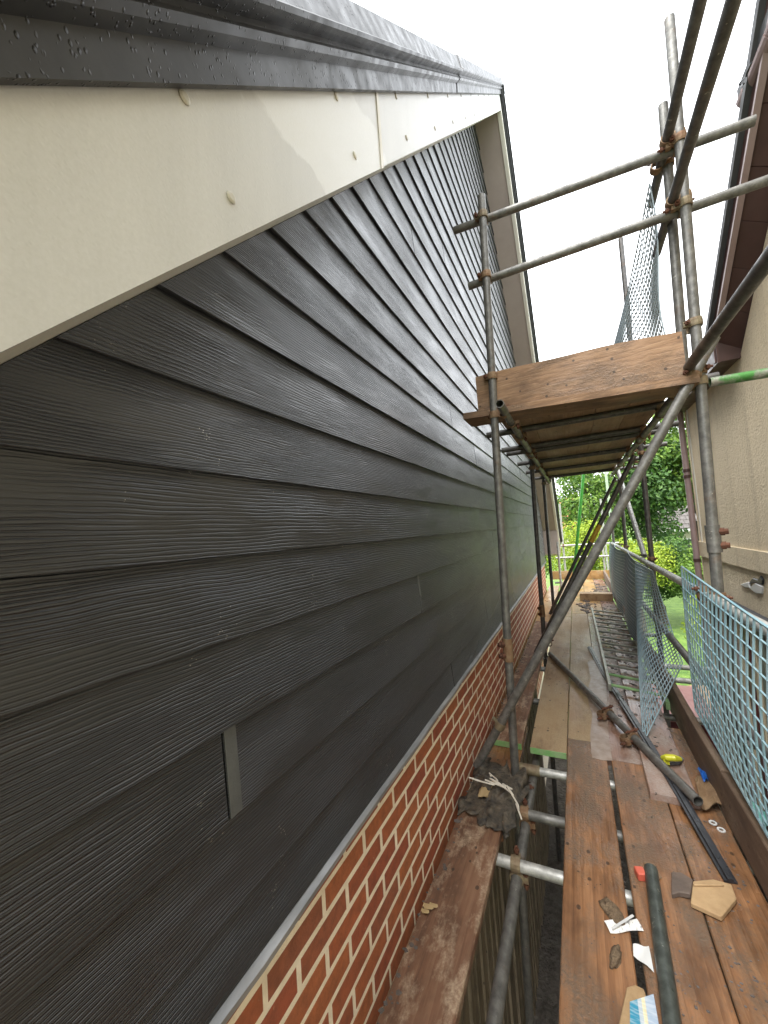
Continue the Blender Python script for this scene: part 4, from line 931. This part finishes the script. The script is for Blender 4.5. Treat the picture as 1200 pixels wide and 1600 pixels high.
def tree(name, base, h, crown_c, crown_r, mat, label, cat='tree', n=260, nclump=46, size=.16, seed=1, group=None, trunk_r=.16, flat=.8, clump_r=.75):
    rng = random.Random(seed); t = thing(name, label, cat, group, base); base = Vector(base)
    mb = MB(); top = Vector((0, 0, h*.55)); pts = [Vector((0, 0, -.02)), Vector((.06*h*.1, 0, h*.2)), Vector((-.02*h, .02*h, h*.4)), top]
    mb.path(smoothpts(pts, 3), [trunk_r*(1-.6*i/9) for i in range(10)], 8)
    cc = Vector(crown_c); cen = []
    for q in range(nclump):
        d = Vector((rng.gauss(0, 1), rng.gauss(0, 1), rng.gauss(0, 1))).normalized()*(rng.random()**.4)
        c = cc+Vector((d.x*crown_r[0], d.y*crown_r[1], d.z*crown_r[2])); cen.append((c, clump_r*rng.uniform(.6, 1.25)))
        if q % 3 == 0: mb.path([top*.8+Vector((0, 0, rng.uniform(-.1, .2)*h*.3)), (top+c)/2+Vector((0, 0, .2)), c], [trunk_r*.35, trunk_r*.22, trunk_r*.08], 5)
    mb.build('trunk', M['bark'], t, smooth=True)
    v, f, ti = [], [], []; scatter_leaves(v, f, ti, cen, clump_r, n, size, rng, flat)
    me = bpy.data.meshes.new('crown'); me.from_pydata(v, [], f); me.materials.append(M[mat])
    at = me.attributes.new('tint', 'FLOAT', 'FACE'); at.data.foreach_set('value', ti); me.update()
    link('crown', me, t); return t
GT = 'trees beyond the scaffold'
tree('broadleaf_tree', (2.6, 19, GZ), 7.5, (0, 0, 4.9), (2.6, 1.8, 2.6), 'lf1', 'large dark green tree behind the upper platform, in the middle', seed=1, group=GT, nclump=70, n=300)
tree('broadleaf_tree', (5.0, 18.5, GZ), 7.6, (.2, 0, 6.0), (2.2, 1.6, 2.2), 'lf3', 'large dark green tree close to the neighbour downpipe', seed=2, group=GT, nclump=70, n=300)
tree('broadleaf_tree', (1.2, 17.2, GZ), 6.0, (0, 0, 4.4), (1.4, 1.2, 1.6), 'lf3', 'lighter green tree overhanging the golden bush at the left', seed=3, group=GT, nclump=30, n=260, size=.14)
tree('golden_shrub', (.75, 14.5, GZ), 4.0, (0, 0, 2.6), (1.05, .8, 1.0), 'lf2', 'bright yellow green bush beyond the end rails of the deck', 'shrub', seed=4, nclump=34, n=320, size=.085, clump_r=.5)
tree('golden_shrub', (2.3, 15.2, GZ), 3.4, (0, 0, 2.2), (.9, .8, .9), 'lf2', 'smaller yellow green bush right of the green leaning pole', 'shrub', seed=9, nclump=26, n=300, size=.085, clump_r=.45)
tree('hedge_bush', (4.6, 15.5, GZ), 2.6, (0, 0, 1.7), (1.3, .8, .7), 'lf3', 'leafy mid green bush beside the neighbour corner above the lawn', 'bush', seed=5, nclump=40, n=300, size=.1, clump_r=.5)
tree('hedge_bush', (3.1, 16.4, GZ), 3.0, (0, 0, 1.9), (1.2, .8, .9), 'lf1', 'dark green bush under the large trees behind the hanging mesh', 'bush', seed=6, nclump=40, n=300, size=.1, clump_r=.5)
tree('hedge_bush', (3.7, 11.5, GZ), 1.8, (0, 0, 1.35), (.7, .5, .55), 'lf2', 'yellow green leafy bush at the edge of the lawn by the downpipe', 'bush', seed=7, nclump=24, n=280, size=.085, clump_r=.38)
tree('hedge_bush', (-1.2, 18.5, GZ), 3.6, (0, 0, 2.3), (1.2, .8, 1.0), 'lf3', 'green bush glimpsed past the far corner of the clad house', 'bush', seed=8, nclump=30, n=260, size=.1, clump_r=.5)
sp = aty(1048, 922, 8.6)
mb = MB(); rings = [[(3.05+.55*math.cos(k*math.pi/10)*(1+.15*math.sin(k*3)), 10.2+.9*math.sin(k*math.pi/10)*(1+.1*math.cos(k*2)), z_) for k in range(20)] for z_ in (GZ-.02, GZ+.005)]
mb.loft(rings); tag(mb.build('bare_patch', M['soil']), kind='structure')
FHX, FHE = aty(1030, 828, 24).x, aty(1060, 826, 24).z
def far_house(x0, x1, y0, y1, eave, ridge, roofmat, label, wallmat='farwall', tiles=False):
    t = thing('far_house', label, 'house')
    MB().box((x0, y0, GZ), (x1, y1, eave)).build('wall', M[wallmat], t)
    ym = (y0+y1)/2
    mb = MB(); mb.loft([[(x, y0-.4, eave-.1), (x, y0-.4, eave), (x, ym, ridge), (x, y1+.4, eave), (x, y1+.4, eave-.1)] for x in (x0-.3, x1+.3)]); rf_ = mb.build('roof', M[roofmat], t)
    sl_ = (ridge-eave)/(ym-y0+.4)
    if tiles:
        nr = 16
        for r in range(nr):
            ya, yb_ = y0-.42+(ym-y0+.4)*r/nr, y0-.42+(ym-y0+.4)*(r+1)/nr
            za, zb_ = eave+sl_*(ya-y0+.4), eave+sl_*(yb_-y0+.4); q = MB(); x = x0-.3+(.12 if r % 2 else 0)
            while x < x1+.25:
                q.hexa([(x, ya, za+.02), (x+.23, ya, za+.02), (x+.23, yb_, zb_+.005), (x, yb_, zb_+.005), (x, ya, za+.06), (x+.23, ya, za+.06), (x+.23, yb_, zb_+.03), (x, yb_, zb_+.03)]); x += .25
            q.build('tile_course', M[roofmat], rf_)
        MB().box((x0-.3, y0-.46, eave-.14), (x1+.3, y0-.40, eave-.02)).build('gutter', M['white'], rf_)
    for wx_ in (x0+.6, (x0+x1)/2):
        wn = MB().box((wx_, y0-.02, eave-1.6), (wx_+1.0, y0+.05, eave-.5)).build('window', M['white'], t); MB().box((wx_+.06, y0-.03, eave-1.54), (wx_+.94, y0-.021, eave-.56)).build('pane', M['dark'], wn)
    return t
far_house(FHX, FHX+7, 24, 31, FHE, FHE+3.2, 'rooft', 'bungalow with a grey tiled roof glimpsed beside the neighbour downpipe', tiles=True)
far_house(-4.2, 1.0, 42, 49, .9, 4.0, 'roofo', 'distant house with an orange tiled roof over the golden bush')
far_house(-9.5, -2.5, 56, 62, 1.6, 5.2, 'rooft', 'farther grey roofed house against the sky at the left')
